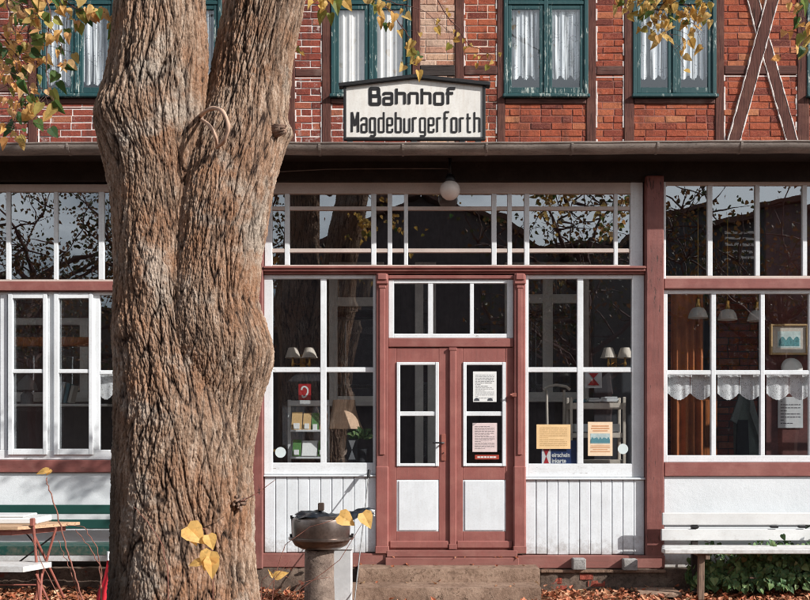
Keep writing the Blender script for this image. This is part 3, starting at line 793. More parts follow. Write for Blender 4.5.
def fr(p,q,w,d=.05): 
    a=at(p[0],p[1],SY+.01); b=at(q[0],q[1],SY+.01); mb.bar(a,b,w,d,b=.004)
fr((345,140),(345,86),.028); fr((484,140),(484,86),.028); fr((344,139),(485,139),.03,.046)
fr((339,86.2),(416,77.2),.038,.1); fr((414.5,77.2),(490,85.2),.038,.104)
mb.build('sign_frame',M['signblack'],S)
mb=MB()
for p in (350,414,462,478): q=at(p,143,SY+.02); mb.box(q.x-.03,q.x+.03,SY-.005,SY+.03,q.z-.16,q.z+.05)
mb.build('sign_bracket',M['signblack'],S)
mb=MB(); k=.01012
a=sp(369,105.5); b=sp(455,105.5); write(mb,'Bahnhof',a[0],b[0],a[1],.138,.028,SY-.003,.66,.36)
a=sp(351,133); b=sp(480.5,133); write(mb,'Magdeburgerforth',a[0],b[0],a[1],.16,.019,SY-.003,.52,.36)
mb.build('lettering',M['signblack'],S)
# ================================================================ OUTSIDE LAMP, STEPS, BLOCKS
lp=at(450,190,-.12)
Lm=empty('porch_lamp',(lp.x,-.12,4.23),'white glass globe lamp hanging under the eaves over the door','lamp')
mb=MB(); mb.lathe([(.001,-.1),(.04,-.094),(.075,-.068),(.097,-.03),(.1,0),(.094,.035),(.075,.066),(.05,.082)],(lp.x,-.12,lp.z),32); mb.build('globe',plain('opal_glass',(.78,.7,.64),.25,.1,6,bump=0),Lm,smooth=True)
mb=MB(); mb.lathe([(.0,.16),(.03,.155),(.05,.12),(.055,.078),(.05,.075)],(lp.x,-.12,lp.z),24); mb.tube([(lp.x,-.12,lp.z+.15),(lp.x,-.12,4.24)],.014,10); mb.build('lamp_holder',M['black'],Lm,smooth=True)
mb=MB(); pts=[at(272,172,-.1),at(330,169,-.1),at(400,168.5,-.1),at(448,168.5,-.1),at(450,174,-.1)]; mb.tube(pts,.005,6); mb.tube([pts[0],at(200,172,-.1)],.005,6)
tag(mb.build('cable',plain('grey_cable',(.16,.13,.12),.6),origin=pts[0]),'thin grey cable strung under the eaves to the globe lamp','cable')
St=empty('concrete_steps',(.35,-.4,0),'two worn cracked concrete steps with fallen leaves at the double door','steps')
z1=at(0,569,-.36).z; z2=at(0,588,-.72).z
rough_block(fx(358)*.964,fx(540)*.964,-.36,-.02,-.1,z1,.007,36,4,11).build('step',M['step'],St,smooth=50)
rough_block(fx(331)*.93,fx(541)*.93,-.72,-.362,-.1,z2,.009,40,3,12).build('step',M['step'],St,smooth=50)
for i,(a,b,c_,d,lab) in enumerate(((572.5,585.5,558.5,570,'small grey concrete block on the ledge nearer the door'),(623,637,559,570.5,'small grey concrete block on the ledge near the tall red post'))):
    q=at(a,d,-.1); r=at(b,c_,-.1); mb=MB(); mb.box(q.x,r.x,-.13,-.02,q.z,r.z,b=.008)
    o=mb.build('concrete_block',M['grey_block'],origin=((q.x+r.x)/2,-.09,q.z)); tag(o,lab,'block','grey blocks on the plinth ledge')
q=at(655,592,-.3); mb=rough_block(q.x-.18,q.x+.22,-.45,-.15,-.05,q.z+.02,.012,8,2,5); tag(mb.build('flat_stone',M['step'],origin=(q.x,-.3,0),smooth=50),'flat broken stone slab among leaves under the brick patches','stone')

# ================================================================ TREE
perm=rng.permutation(256); perm=np.concatenate([perm,perm,perm])
grad=rng.normal(size=(256,3)); grad/=np.linalg.norm(grad,axis=1)[:,None]
def pnoise(x,y,z):
    xi=np.floor(x).astype(int); yi=np.floor(y).astype(int); zi=np.floor(z).astype(int)
    xf=x-xi; yf=y-yi; zf=z-zi
    f=lambda t:t*t*t*(t*(t*6-15)+10)
    u,v,w=f(xf),f(yf),f(zf); out=0
    for dx in (0,1):
        for dy in (0,1):
            for dz in (0,1):
                h=perm[perm[perm[(xi+dx)&255]+((yi+dy)&255)]+((zi+dz)&255)]
                g=grad[h]
                d=g[...,0]*(xf-dx)+g[...,1]*(yf-dy)+g[...,2]*(zf-dz)
                out=out+d*(u if dx else 1-u)*(v if dy else 1-v)*(w if dz else 1-w)
    return out
TY=-4.0; KT=.006
def tx(p): return (p-405)*KT
def tz(p): return 1.5-(p-435)*KT
def sstep(x,a,b): t=np.clip((x-a)/(b-a),0,1); return t*t*(3-2*t)
def tube_bark(rows,depth,rowstep,seed,bumps=()):
    ys=np.array([r[0] for r in rows],float)[::-1]; xl=np.array([r[1] for r in rows],float)[::-1]; xr=np.array([r[2] for r in rows],float)[::-1]
    zc=np.array([tz(y) for y in ys]); 
    Z=np.arange(zc[0],zc[-1],rowstep)
    def sm(v):
        a=np.interp(Z,zc,v); k=np.hanning(23); k/=k.sum()
        return np.convolve(np.pad(a,11,mode='edge'),k,'valid')
    L=sm(np.array([tx(v) for v in xl])); Rr_=sm(np.array([tx(v) for v in xr]))
    yo=sm(np.array([r[3] for r in rows],float)[::-1])
    cx=(L+Rr_)/2; rx=(Rr_-L)/2; ry=rx*depth
    # angles: dense in front (towards -Y)
    af=np.linspace(-math.pi*1.06,math.pi*.06,520,endpoint=False); ab=np.linspace(math.pi*.06,math.pi*.94,110,endpoint=False)
    A=np.concatenate([af,ab]); A2,Z2_=np.meshgrid(A,Z)
    X=cx[:,None]+rx[:,None]*np.cos(A2); Y=TY+yo[:,None]+ry[:,None]*np.sin(A2)
    s=seed*7.3
    # flutes + lumps
    lump=pnoise(X*2.2+s,Y*2.2,Z2_*.9)*.04+pnoise(X*5+s,Y*5,Z2_*2.3)*.014
    # bark grain coordinates with swirl
    wx=pnoise(X*1.6+s,Y*1.6+9,Z2_*1.1)*.085+pnoise(X*5+s,Y*5+3,Z2_*3)*.016
    gx=A2*.42+wx
    jit=pnoise(X*6+s,Y*6,Z2_*4)
    def ridge(f,fz,k,o,sh):
        v=None
        for sg,oo in ((1,0),(-1,31.7)):
            n=np.abs(pnoise(gx*f+sg*sh*Z2_+o+oo,0*Y+o*1.7+jit*.3,Z2_*fz+o+oo))
            q=.55*sstep(n,0,k)+.45*sstep(n,0,k*3.5)
            v=q if v is None else np.minimum(v,q)
        return v
    r1=ridge(12.5,2.0,.05,3.1+s,2.0); r2=ridge(28,6.0,.07,8.7+s,4.5); r3=ridge(58,26,.11,1.9+s,9)
    rid=r1*.5+r2*.32+r3*.18
    amp=np.clip(.85+1.7*pnoise(X*1.8+s,Y*1.8,Z2_*1.1+4),.15,1.6)
    disp=lump+(r1-1)*.0125*amp+(r2-1)*.0085*amp+(r3-1)*.0055+pnoise(gx*38,Y*9,Z2_*30)*.007+pnoise(gx*85,Y*20,Z2_*75+3)*.0055
    for (px,py,rad,h) in bumps:
        bx=tx(px); bz=tz(py); d2=((X-bx)**2+((Z2_-bz)*.8)**2)/(rad*rad); disp=disp+h*np.exp(-d2)*(np.sin(A2)<.5)
    nx=np.cos(A2); ny=np.sin(A2)
    # keep the silhouette where the outline was measured
    sil=np.abs(np.cos(A2))**3; 
    disp=disp-sil*lump*.5
    X=X+nx*disp; Y=Y+ny*disp
    V=np.stack([X,Y,Z2_],-1).reshape(-1,3); n=len(A); m=len(Z)
    i=np.arange(m-1)[:,None]*n; j=np.arange(n)[None,:]; j2=(j+1)%n
    F=np.stack([i+j,i+j2,i+n+j2,i+n+j],-1).reshape(-1,4)
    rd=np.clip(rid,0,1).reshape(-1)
    return V,F,rd
TA=[(-330,150,215,0),(-200,130,205,0),(-100,121,204,0),(0,116,205,0),(50,111,208,0),(90,102,207,0),(120,97,208,0),(150,101,207,0),(180,108,206,0),(210,112,206,0),(260,114,210,0),(310,115,220,.0),(370,115,242,0),(420,114,251,0),(480,112,253,0),(560,110,257,0),(620,107,264,0),(670,96,276,0),(700,84,292,0),(720,66,310,0)]
TB=[(-330,300,352,.14),(-200,262,338,.16),(-100,240,319,.16),(0,218,302,.16),(40,209,294,.16),(80,202,290,.14),(110,196,287,.11),(130,191,288,.09),(150,185,284,.07),(180,178,276,.03),(210,174,271,0),(260,171,264,-.03),(300,168,262,-.045),(330,166,268,-.045),(350,166,272,-.04),(375,166,270,-.02),(400,164,263,.0),(450,160,254,0),(500,160,250,.05),(560,160,246,.1),(720,170,240,.1)]
T=empty('linden_tree',(tx(185),TY,0),'thick forked old tree with deeply furrowed bark and hanging autumn twigs','tree')
def np_mesh(name,parts,mats,parent):
    V=np.concatenate([p[0] for p in parts]); off=0; Fs=[]
    for p in parts: Fs.append(p[1]+off); off+=len(p[0])
    F=np.concatenate(Fs); rd=np.concatenate([p[2] for p in parts])
    V=V-np.array(wloc(parent))
    me=bpy.data.meshes.new(name); me.vertices.add(len(V)); me.vertices.foreach_set('co',V.astype(np.float32).reshape(-1))
    me.loops.add(F.size); me.loops.foreach_set('vertex_index',F.astype(np.int32).reshape(-1))
    me.polygons.add(len(F)); me.polygons.foreach_set('loop_start',np.arange(0,F.size,4,dtype=np.int32))
    me.update(calc_edges=True); me.polygons.foreach_set('use_smooth',np.ones(len(F),bool))
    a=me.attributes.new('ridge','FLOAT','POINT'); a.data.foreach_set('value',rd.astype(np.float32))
    for m in mats: me.materials.append(m)
    o=bpy.data.objects.new(name,me); C.objects.link(o); o.parent=parent; return o
pa=tube_bark(TA,.93,.0065,1,bumps=((118,122,.1,.05),(163,285,.12,.03),(135,330,.12,.03)))
pb_=tube_bark(TB,.9,.0065,2,bumps=((262,352,.12,.03),(238,500,.07,.05),(287,128,.04,.03)))
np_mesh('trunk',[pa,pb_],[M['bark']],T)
# scar knob, broken stubs
mb=MB(); q=Vector((tx(238),TY-.225,tz(500)))
for k in range(26):
    a=random.uniform(0,6.28); r=random.uniform(.01,.07); p=q+Vector((math.cos(a)*r*1.3,random.uniform(-.01,.03),math.sin(a)*r*.55)); mb.tube([p+Vector((0,.03,0)),p+Vector((random.uniform(-.02,.02),-.02,random.uniform(-.02,.02)))],[.016,.006],6)
mb.build('bark_knob',M['bark_plain'],T,smooth=True)
mb=MB(); q=at(281,129,-4.1)
for k in range(9):
    a=k*.7; mb.tube([q+Vector((-.05,.05+.02*math.cos(a),.03*math.sin(a))),q+Vector((random.uniform(.0,.035),.015*math.cos(a),.022*math.sin(a)))],[.02,.006],6)
mb.tube([q+Vector((-.06,.05,0)),q],[.03,.015],8); mb.build('branch_stub',M['bark_plain'],T,smooth=True)
mb=MB()
def smooth_path(P,n=5):
    out=[]
    for i in range(len(P)-1):
        a,b,c_,d=P[max(i-1,0)],P[i],P[i+1],P[min(i+2,len(P)-1)]
        for k in range(n):
            t=k/n; out.append(.5*((2*b)+(c_-a)*t+(2*a-5*b+4*c_-d)*t*t+(3*b-a-3*c_+d)*t**3))
    return out+[P[-1]]
lo=[at(x,y,Yl) for x,y,Yl in ((200,116,-4.08),(206,111,-4.26),(214,108,-4.3),(222,111,-4.36),(227,120,-4.38),(228,131,-4.37),(223,142,-4.33),(217,147,-4.24))]
lo=smooth_path(lo); mb.tube(lo,[.0115+.0015*math.sin(i*.9) for i in range(len(lo))],10)
lo=[at(x,y,Yl) for x,y,Yl in ((200,119,-4.08),(207,123,-4.26),(212,129,-4.31),(216,138,-4.3),(217,147,-4.24))]; mb.tube(smooth_path(lo),.0095,10)
mb.build('root_loop',plain('pale_root',(.5,.33,.24),.8,.15,20),T,smooth=True)
# limbs above the frame
limbs=[((tx(180),TY,5.9),(-.5,0,1),4.2),((tx(315),TY+.1,5.9),(.45,.15,1),4.2),((tx(190),TY,5.2),(-.9,.5,.5),3.6),((tx(300),TY,5.6),(.6,-.9,.5),3),((tx(185),TY,5.6),(-.6,-.8,.5),3.2)]
mb=MB(); fol=MB(); ends=[]
for (p,d,L) in limbs:
    p=Vector(p); d=Vector(d).normalized(); pts=[p-d*.35]; 
    for i in range(7):
        d=(d+Vector((random.uniform(-.2,.2),random.uniform(-.2,.2),random.uniform(-.12,.14)))).normalized(); pts.append(pts[-1]+d*L/7)
    r0=.2 if L>4 else .13
    mb.tube(pts,[r0*(1-i/9) for i in range(8)],10)
    for i in range(3,8):
        for k in range(3):
            e=Vector((random.uniform(-1,1),random.uniform(-1,1),random.uniform(-.2,.9))).normalized(); q=[pts[i]]
            for _ in range(4): e=(e+Vector((random.uniform(-.3,.3),random.uniform(-.3,.3),random.uniform(-.35,.15)))).normalized(); q.append(q[-1]+e*.33)
            mb.tube(q,[.03,.022,.015,.01,.005],5)
            for _ in range(22):
                b=random.choice(q[1:])+Vector((random.gauss(0,.22),random.gauss(0,.22),random.gauss(0,.18)))
                if b.z>4.9: fol.leaf(b,(random.uniform(-1,1),random.uniform(-1,1),-1.2),(random.uniform(-1,1),random.uniform(-1,1),.6),random.uniform(.06,.1))
mb.build('limb',M['bark_plain'],T,smooth=True)
fol.build('crown',M['leaf_aut'],T)
# hanging twigs in the picture: (pixel path, depth, leaf count, leaf length, spread)
def twig(path,Y,n,L,spread,mat,r=.006,tmin=.15,parent=T,name='twig',green=None):
    P=[at(x,y,Y+dy) for x,y,dy in path]; 
    Q=[]
    for i in range(len(P)-1):
        for t in np.linspace(0,1,6,endpoint=False):
            Q.append(P[i].lerp(P[i+1],t)+Vector((random.gauss(0,.006),random.gauss(0,.006),random.gauss(0,.004))))
    Q.append(P[-1]); mb=MB(); mb.tube(Q,[r*(1-.75*i/len(Q)) for i in range(len(Q))],6)
    lf=MB()
    for _ in range(n):
        i=min(len(Q)-1,int(random.uniform(tmin,1)*len(Q))); b=Q[i]
        o=Vector((random.gauss(0,spread),random.gauss(0,spread),random.gauss(-.3*spread,spread*.7)))
        s=b+o; mb.tube([b,b.lerp(s,.5)+Vector((0,0,.01)),s],.0014,4,cap=False)
        l=L*random.uniform(.65,1.2)
        lf.leaf(s,(random.uniform(-.7,.7),random.uniform(-.5,.3),random.uniform(-1.3,-.1)),(random.uniform(-.7,1),-1,random.uniform(-.3,.9)),l,random.uniform(.6,1.05),bend=random.uniform(-.15,.65),fold=random.uniform(0,.4))
    o=mb.build(name,M['twig'],parent,smooth=True)
    if n: lf.build('foliage',M[mat],o)
    return o
A_='leaf_aut'
twig([(-30,-60,0),(5,-10,.1),(15,40,.1),(20,90,.05),(14,128,0)],-4.1,62,.064,.09,A_)
twig([(-60,-20,0),(-20,10,.1),(15,50,.2),(45,95,.2)],-4.2,58,.064,.095,A_)
twig([(-40,-40,0),(10,0,.1),(40,15,.15),(62,45,.2),(58,68,.2)],-4.3,40,.064,.075,A_)
twig([(10,-60,0),(45,-15,.1),(75,8,.1),(105,12,.1)],-4.2,40,.064,.065,A_)
twig([(-60,10,0),(-20,30,.1),(5,60,.1),(10,110,.1)],-3.9,46,.064,.09,A_)
twig([(-30,-90,0),(10,-20,.1),(28,25,.1),(30,60,.05)],-3.8,42,.062,.09,A_)
twig([(45,-40,0),(50,20,.0),(46,75,0),(50,96,0)],-4.2,9,.09,.03,A_)
twig([(-70,30,0),(-20,40,.1),(2,75,.1)],-4.4,14,.07,.07,A_)
twig([(290,-60,0),(320,-25,.1),(335,0,.1),(312,6,.1)],-3.6,26,.08,.06,'leaf_yel')
twig([(330,-60,0),(365,-15,.1),(392,12,.1),(412,40,.1),(418,68,.1)],-3.4,34,.07,.05,'leaf_mid')
twig([(360,-40,0),(385,0,.1),(420,8,.1),(455,35,.2)],-3.4,7,.05,.05,'leaf_yel',r=.004)
twig([(420,-30,0),(450,20,0),(470,45,.1),(492,56,.1)],-2.4,16,.04,.06,'leaf_yel',r=.005)
twig([(268,25,0),(283,32,.1),(302,52,.1)],-3.2,3,.06,.03,'leaf_yel',r=.004,tmin=.7)
for pth in ([(620,-60,0),(640,-20,0),(655,5,0),(668,24,0),(675,50,0)],[(690,-50,0),(672,-10,0),(660,8,0),(655,28,0)],[(650,-60,0),(672,-10,0),(690,10,.1),(698,32,.1)],[(600,-40,0),(625,-12,0),(640,2,0)],[(660,-60,0),(690,-20,0),(700,4,0)]):
    twig(pth,-2.8,38,.06,.07,'leaf_mid',r=.005)
twig([(850,-60,0),(820,-20,0),(803,10,0),(801,48,0)],-3.2,34,.075,.06,A_)
twig([(860,-40,0),(830,0,0),(808,24,0)],-3.2,22,.075,.06,A_)
# carrier branches linking the twigs to the limbs
mb=MB()
for a,b in (((tx(190),TY,5.5),at(-30,-90,-4.1)),((tx(190),TY,5.3),at(45,-50,-4.2)),((tx(312),TY+.1,5.6),at(330,-60,-3.4)),((tx(312),TY+.1,5.9),at(655,-60,-2.8)),((tx(312),TY+.1,5.8),at(430,-30,-2.4)),((tx(315),TY+.1,6.0),at(850,-60,-3.2)),((tx(190),TY,5.6),at(-70,0,-4.2))):
    a=Vector(a); b=Vector(b); pts=[a.lerp(b,t)+Vector((random.gauss(0,.03),random.gauss(0,.03),.35*math.sin(math.pi*t))) for t in np.linspace(0,1,9)]
    pts[-1]=b; mb.tube(pts,[.035*(1-t*.8) for t in np.linspace(0,1,9)],7)
mb.build('branch',M['twig'],T,smooth=True)
# sucker shoots at the foot of the tree
def shoot(path,Y,leaves,r=.005,name='sucker_shoot',mat='shoot'):
    P=[at(x,y,Y) for x,y in path]; Q=[]
    for i in range(len(P)-1):
        for t in np.linspace(0,1,6,endpoint=False): Q.append(P[i].lerp(P[i+1],t)+Vector((random.gauss(0,.0012),random.gauss(0,.008),0)))
    Q.append(P[-1]); mb=MB(); mb.tube(Q,[r*(.45+.55*i/len(Q)) for i in range(len(Q))],6)
    o=mb.build(name,M[mat],T,smooth=True)
    for (x,y,L,dx,dz,w) in leaves:
        lf=MB(); lf.leaf(at(x,y,Y-.03),(dx,-.15,dz),(.25,-1,.35),L,w,bend=.2); lf.build('leaf',M['leaf_gold'],o)
shoot([(46,478),(49,490),(58,515),(66,548),(76,578),(86,615),(92,690)],-4.75,[(50,470,.07,-1,-.25,.5),(52,470,.04,-.8,-.7,.5)],.006)
shoot([(75,530),(88,545),(100,565),(102,600),(98,690)],-4.75,[],.004)
shoot([(66,525),(84,527),(97,548),(101,580),(102,690)],-4.75,[],.0035)
shoot([(58,540),(66,560),(77,590),(88,690)],-4.75,[],.0035)
shoot([(30,535),(40,560),(62,605),(70,690)],-4.75,[],.0035)
shoot([(134,507),(150,525),(162,545),(168,570),(170,690)],-4.75,[],.0035)
shoot([(190,520),(205,530),(215,560),(212,620),(205,700)],-5.0,[(186,526,.115,.6,-.5,1.),(189,530,.08,.5,-.9,.8),(208,534,.075,.35,-.9,.95),(212,550,.1,-.35,-1,1.0),(211,556,.105,.1,-1,.75),(203,561,.07,-1,-.3,.6)],.003)
shoot([(345,517),(310,527),(285,545),(274,580),(262,690)],-3.2,[(338,515,.12,.85,-.45,1.0)],.0035)
shoot([(366,517),(340,560),(300,590),(280,690)],-3.2,[(362,512,.115,.5,-.8,.95)],.0035)
shoot([(288,578),(275,570),(262,580),(256,690)],-3.3,[(274,577,.09,.9,.3,.7),(273,578,.06,-.5,1,.35)],.003)
shoot([(290,560),(270,585),(258,610),(250,700)],-3.4,[],.0035)
shoot([(275,480),(262,490),(250,497),(240,502)],-4.45,[],.0035)
shoot([(330,577),(300,583),(276,615),(270,690)],-3.2,[],.003)

# ================================================================ FALLEN LEAVES, IVY
fl=MB()
for k in range(11000):
    if k<7500: x=random.uniform(-5.2,5.4); y=-.06-abs(random.gauss(0,.55))
    else: x=random.uniform(-6,6); y=random.uniform(-8.5,-.2)
    z=gz(x,y)+.005+abs(random.gauss(0,.018))*(1.3 if y>-1 else .6)
    if -.95<x<1.35 and y>-.75:
        if random.random()<.975: continue
        z=(z1 if y>-.36 else z2)+.006
    a=random.uniform(0,6.28); 
    fl.leaf((x,y,z),(math.cos(a),math.sin(a),random.uniform(-.25,.4)),(random.gauss(0,.35),random.gauss(-.15,.35),1),random.choice((random.uniform(.015,.03),random.uniform(.03,.07),random.uniform(.03,.06))),random.uniform(.5,1),bend=random.uniform(-.6,.7),fold=random.uniform(0,.4))
for k in range(7):
    x=random.uniform(-.15,1.1); fl.leaf((x,random.uniform(-.065,-.035),fz(557)+.006),(random.uniform(-1,1),-.6,.1),(0,0,1),random.uniform(.025,.05),.7,bend=.4)
tag(fl.build('fallen_leaves',M['leaf_fall']),'rust coloured fallen leaves carpeting the ground along the wall','leaves',kind='stuff')
iv=empty('ivy_bush',(3.7,-.25,0),'dark green ivy sprawling under the white bench against the wall','ivy')
lf=MB(); st=MB()
for k in range(3300):
    px=random.uniform(690,900); x=(px-405)/102
    t=min(1,max(0,(px-690)/75)); top=.10+.25*t**.8+.03*math.sin(px*.11)+.02*math.sin(px*.31)
    u=random.random()**.6; z=.02+u*top+(random.expovariate(22) if random.random()<.25 else 0); y=-.06-.42*(1-u*.55)*random.random()**.5*(.4+.6*t)
    lf.leaf((x,y,z),(random.gauss(0,.6),random.gauss(-.4,.4),-1+random.gauss(0,.3)),(random.gauss(0,.5),-1,random.uniform(.1,1.1)),random.uniform(.035,.075),random.uniform(.85,1.15),bend=.25,fold=.15)
for path,n in (([(745,570),(730,556),(715,545),(702,540)],26),([(770,560),(772,548),(778,541),(790,540)],22),([(790,556),(800,548),(812,545)],16),([(735,575),(728,562),(722,552)],12),([(755,560),(748,549),(738,550)],8)):
    P=[at(x,y,-.08) for x,y in path]; st.tube(P,.004,5)
    for _ in range(n):
        i=random.randrange(len(P)-1); b=P[i].lerp(P[i+1],random.random())+Vector((random.gauss(0,.03),-.02,random.gauss(0,.025)))
        lf.leaf(b,(random.gauss(0,.6),-.3,-1),(random.gauss(0,.4),-1,.5),random.uniform(.035,.06),1,bend=.2)
for k in range(26):
    x=random.uniform(3.0,4.8); p=[Vector((x,-.12,0))]; d=Vector((random.gauss(0,.5),random.gauss(-.1,.2),1)).normalized()
    for _ in range(5): d=(d+Vector((random.gauss(0,.3),random.gauss(0,.15),-.1))).normalized(); p.append(p[-1]+d*.085)
    st.tube(p,.004,5)
lf.build('foliage',M['leaf_ivy'],iv); st.build('stem',M['twig'],iv)

# ================================================================ BENCHES, TABLE
wb=empty('white_bench',(3.9,-.35,0),'white slatted wooden bench against the plaster wall above ivy','bench')
def slat(px0,px1,py0,py1,Y,th,mat,parent,name='slat',dz=0):
    a=at(px0,py1,Y); b=at(px1,py0,Y); mb=MB(); mb.box(a.x,b.x,Y,Y+th,a.z,b.z,b=.006); return mb.build(name,mat,parent)
slat(662.5,905,513,525.3,-.2,.028,M['benchwhite'],wb,'back_slat'); slat(661.5,905,529.2,541,-.2,.028,M['benchwhite'],wb,'back_slat')
zs=at(0,549.5,-.62).z
for k,(ya,yb) in enumerate(((-.62,-.5),(-.485,-.375),(-.36,-.25))):
    mb=MB(); a=at(664.5,549,-.62).x; mb.box(a+.035*k,4.9,ya,yb,zs-(.045 if k==0 else .03),zs,b=.006); mb.build('seat_slat',M['benchwhite'],wb)
for px in (695.5,850):
    a=at(px,540,-.2).x
    mb=MB(); mb.bar((a,-.165,-.05),(a,-.16,at(0,514,-.2).z),.06,.045); mb.box(a-.027,a+.027,-.16,-.13,-.05,.2); mb.build('rear_leg',M['darkplate'],wb)
    b=at(px+6,560,-.55).x
    mb=MB(); mb.bar((b,-.52,-.06),(b,-.54,zs-.047),.055,.05); mb.build('front_leg',M['oldwood'],wb)
    mb=MB(); mb.box(a-.02,a+.02,-.6,-.18,zs-.1,zs-.048); mb.build('seat_bearer',M['oldwood'],wb)
mb=MB()
for px in (695.5,775,803): q=at(px,526.8,-.215); mb.box(q.x-.035,q.x+.035,-.215,-.165,q.z-.014,q.z+.01)
q=at(664,526.2,-.19); mb.box(q.x,4.88,-.185,-.175,q.z-.006,q.z+.006); mb.build('bolts_and_gap_shade',M['black'],wb)  # metal bits, plus a long dark strip standing in for the shaded slat gap
gb=empty('green_bench',(-3.9,-.35,0),'dark green slatted bench behind the folding table on the left','bench')
slat(-150,190,505,514.3,-.22,.028,M['green'],gb,'back_slat'); slat(-150,190,519.8,529,-.22,.028,M['green'],gb,'back_slat')
zs2=at(0,546,-.6).z
for k,(ya,yb) in enumerate(((-.6,-.49),(-.47,-.36),(-.34,-.24))):
    mb=MB(); mb.box(at(-150,0,-.6).x,at(190,0,-.6).x,ya,yb,zs2-(.09 if k==0 else .03),zs2,b=.006); mb.build('seat_slat',M['green'],gb)
for px in (-110,145):
    a=at(px,0,-.2).x; mb=MB(); mb.bar((a,-.17,-.06),(a,-.15,.72),.06,.045); mb.build('rear_leg',M['darkplate'],gb)
    mb=MB(); mb.bar((a,-.53,-.06),(a,-.53,zs2-.092),.06,.05); mb.build('front_leg',M['darkplate'],gb)
    mb=MB(); mb.box(a-.02,a+.02,-.58,-.2,zs2-.13,zs2-.092); mb.build('seat_bearer',M['darkplate'],gb)
# folding table turned corner-on
YT=-1.3; cq=at(80,522,YT)
ft=empty('folding_table',(cq.x-.62,YT-.02,0),'worn wooden folding table on thin crossed red metal legs','table')
mb=MB(); top=cq.z
poly=[(cq.x,YT),(cq.x-1.35,YT+.2),(cq.x-1.6,YT-.42),(cq.x-.36,YT-.47)]
def slab(mb,poly,z0,z1,mi=0):
    n=len(poly); vs=[(x,y,z0) for x,y in poly]+[(x,y,z1) for x,y in poly]
    mb.add(vs,[tuple(range(n))[::-1],tuple(range(n,2*n))]+[(i,(i+1)%n,n+(i+1)%n,n+i) for i in range(n)],mi)
cxy=Vector((sum(p[0] for p in poly)/4,sum(p[1] for p in poly)/4))
poly=poly if (poly[1][0]-poly[0][0])*(poly[2][1]-poly[0][1])-(poly[1][1]-poly[0][1])*(poly[2][0]-poly[0][0])>0 else poly[::-1]
slab(mb,poly,top-.026,top); mb.build('table_top',M['tablewood'],ft)
mb=MB(); pin_=[tuple(cxy+(Vector(p)-cxy)*.86) for p in poly]; slab(mb,pin_,top-.075,top-.027); mb.build('apron',M['redmetal'],ft)
def leg(p,q,r=.011,par=ft,mat='redmetal',name='leg'):
    mb=MB(); mb.tube([p,Vector(p).lerp(Vector(q),.5),q],r,8); mb.build(name,M[mat],par)
gl=-.05
leg(at(33,519,-1.68),(at(40,600,-1.62)+Vector((0,0,-.06))),.012); leg(at(56,528,-1.5),at(34,603,-1.45)); leg(at(33,533,-1.55),at(64,598,-1.2)); leg(at(-60,528,-1.6),at(-40,604,-1.5)); leg(at(-40,528,-1.2),at(-66,600,-1.15))
leg(at(56,534,-1.35),at(14,566,-1.3),.007,mat='black',name='brace'); leg(at(20,526,-1.4),at(48,560,-1.4),.006,mat='black',name='brace')
mb=MB(); q=at(32.5,522.5,-1.68); mb.box(q.x-.017,q.x+.017,-1.7,-1.66,q.z-.03,q.z+.035); mb.build('clamp',M['redmetal'],ft)
mb=MB(); a=at(-20,516,-1.4); b=at(44,526,-1.4); mb.box(a.x,b.x,-1.55,-1.2,top+.002,top+.055,b=.01); mb.box(a.x+.05,b.x-.12,-1.54,-1.22,top+.056,top+.075,b=.008)
tag(mb.build('white_board',M['benchwhite'],origin=((a.x+b.x)/2,-1.4,top)),'chipped white wooden board lying on the folding table','board')
# beer-garden bench
bb=empty('folding_bench',(-4.0,-1.75,0),'narrow white folding bench with thin red legs in front of the table','bench')
q=at(46,564,-1.75); mb=MB(); slab(mb,[(q.x,-1.62),(q.x-1.5,-1.5),(q.x-1.55,-1.85),(q.x-.12,-1.93)],q.z-.045,q.z); mb.build('seat',M['benchwhite'],bb)
leg(at(36,574,-1.75),at(49,603,-1.7),.01,bb); leg(at(42,574,-1.7),at(40,604,-1.8),.01,bb); leg(at(-70,574,-1.75),at(-60,606,-1.7),.01,bb); leg(at(-60,574,-1.7),at(-72,606,-1.75),.01,bb); leg(at(36,585,-1.73),at(-64,585,-1.73),.006,bb,name='stretcher')
# furled red cloth
mb=MB(); prof=[]
pts=[at(x,y,-2.0) for x,y in ((108.5,558),(109,566),(108,578),(105.5,590),(104,606),(103,628))]; rad=[.012,.02,.03,.045,.055,.045]
for i,p in enumerate(pts): prof.append((p,rad[i]))
vs=[];n=18
for i,(p,r) in enumerate(prof):
    for k in range(n):
        a=2*math.pi*k/n; rr=r*(1+.3*math.cos(a*5+i*.4)); vs.append(p+Vector((rr*math.cos(a),rr*.6*math.sin(a),0)))
mb.add(vs,[(i*n+k,i*n+(k+1)%n,(i+1)*n+(k+1)%n,(i+1)*n+k) for i in range(len(prof)-1) for k in range(n)]+[tuple(range(n)),tuple(range((len(prof)-1)*n,len(prof)*n))])
rc=empty('furled_cloth',(pts[-1].x,-2.0,0),'narrow furled bright red cloth standing beside the trunk','cloth')
mb.build('cloth',M['redcloth'],rc,smooth=True)
mb=MB(); p=pts[0]; mb.tube([p+Vector((0,0,-.02)),p+Vector((0,0,.05))],.014,10); mb.build('pole_tip',M['rackwhite'],rc)
mb=MB(); mb.tube([pts[-1]+Vector((0,0,.02)),Vector((pts[-1].x,-2,-.08))],.012,8); mb.build('pole_foot',M['rackwhite'],rc)

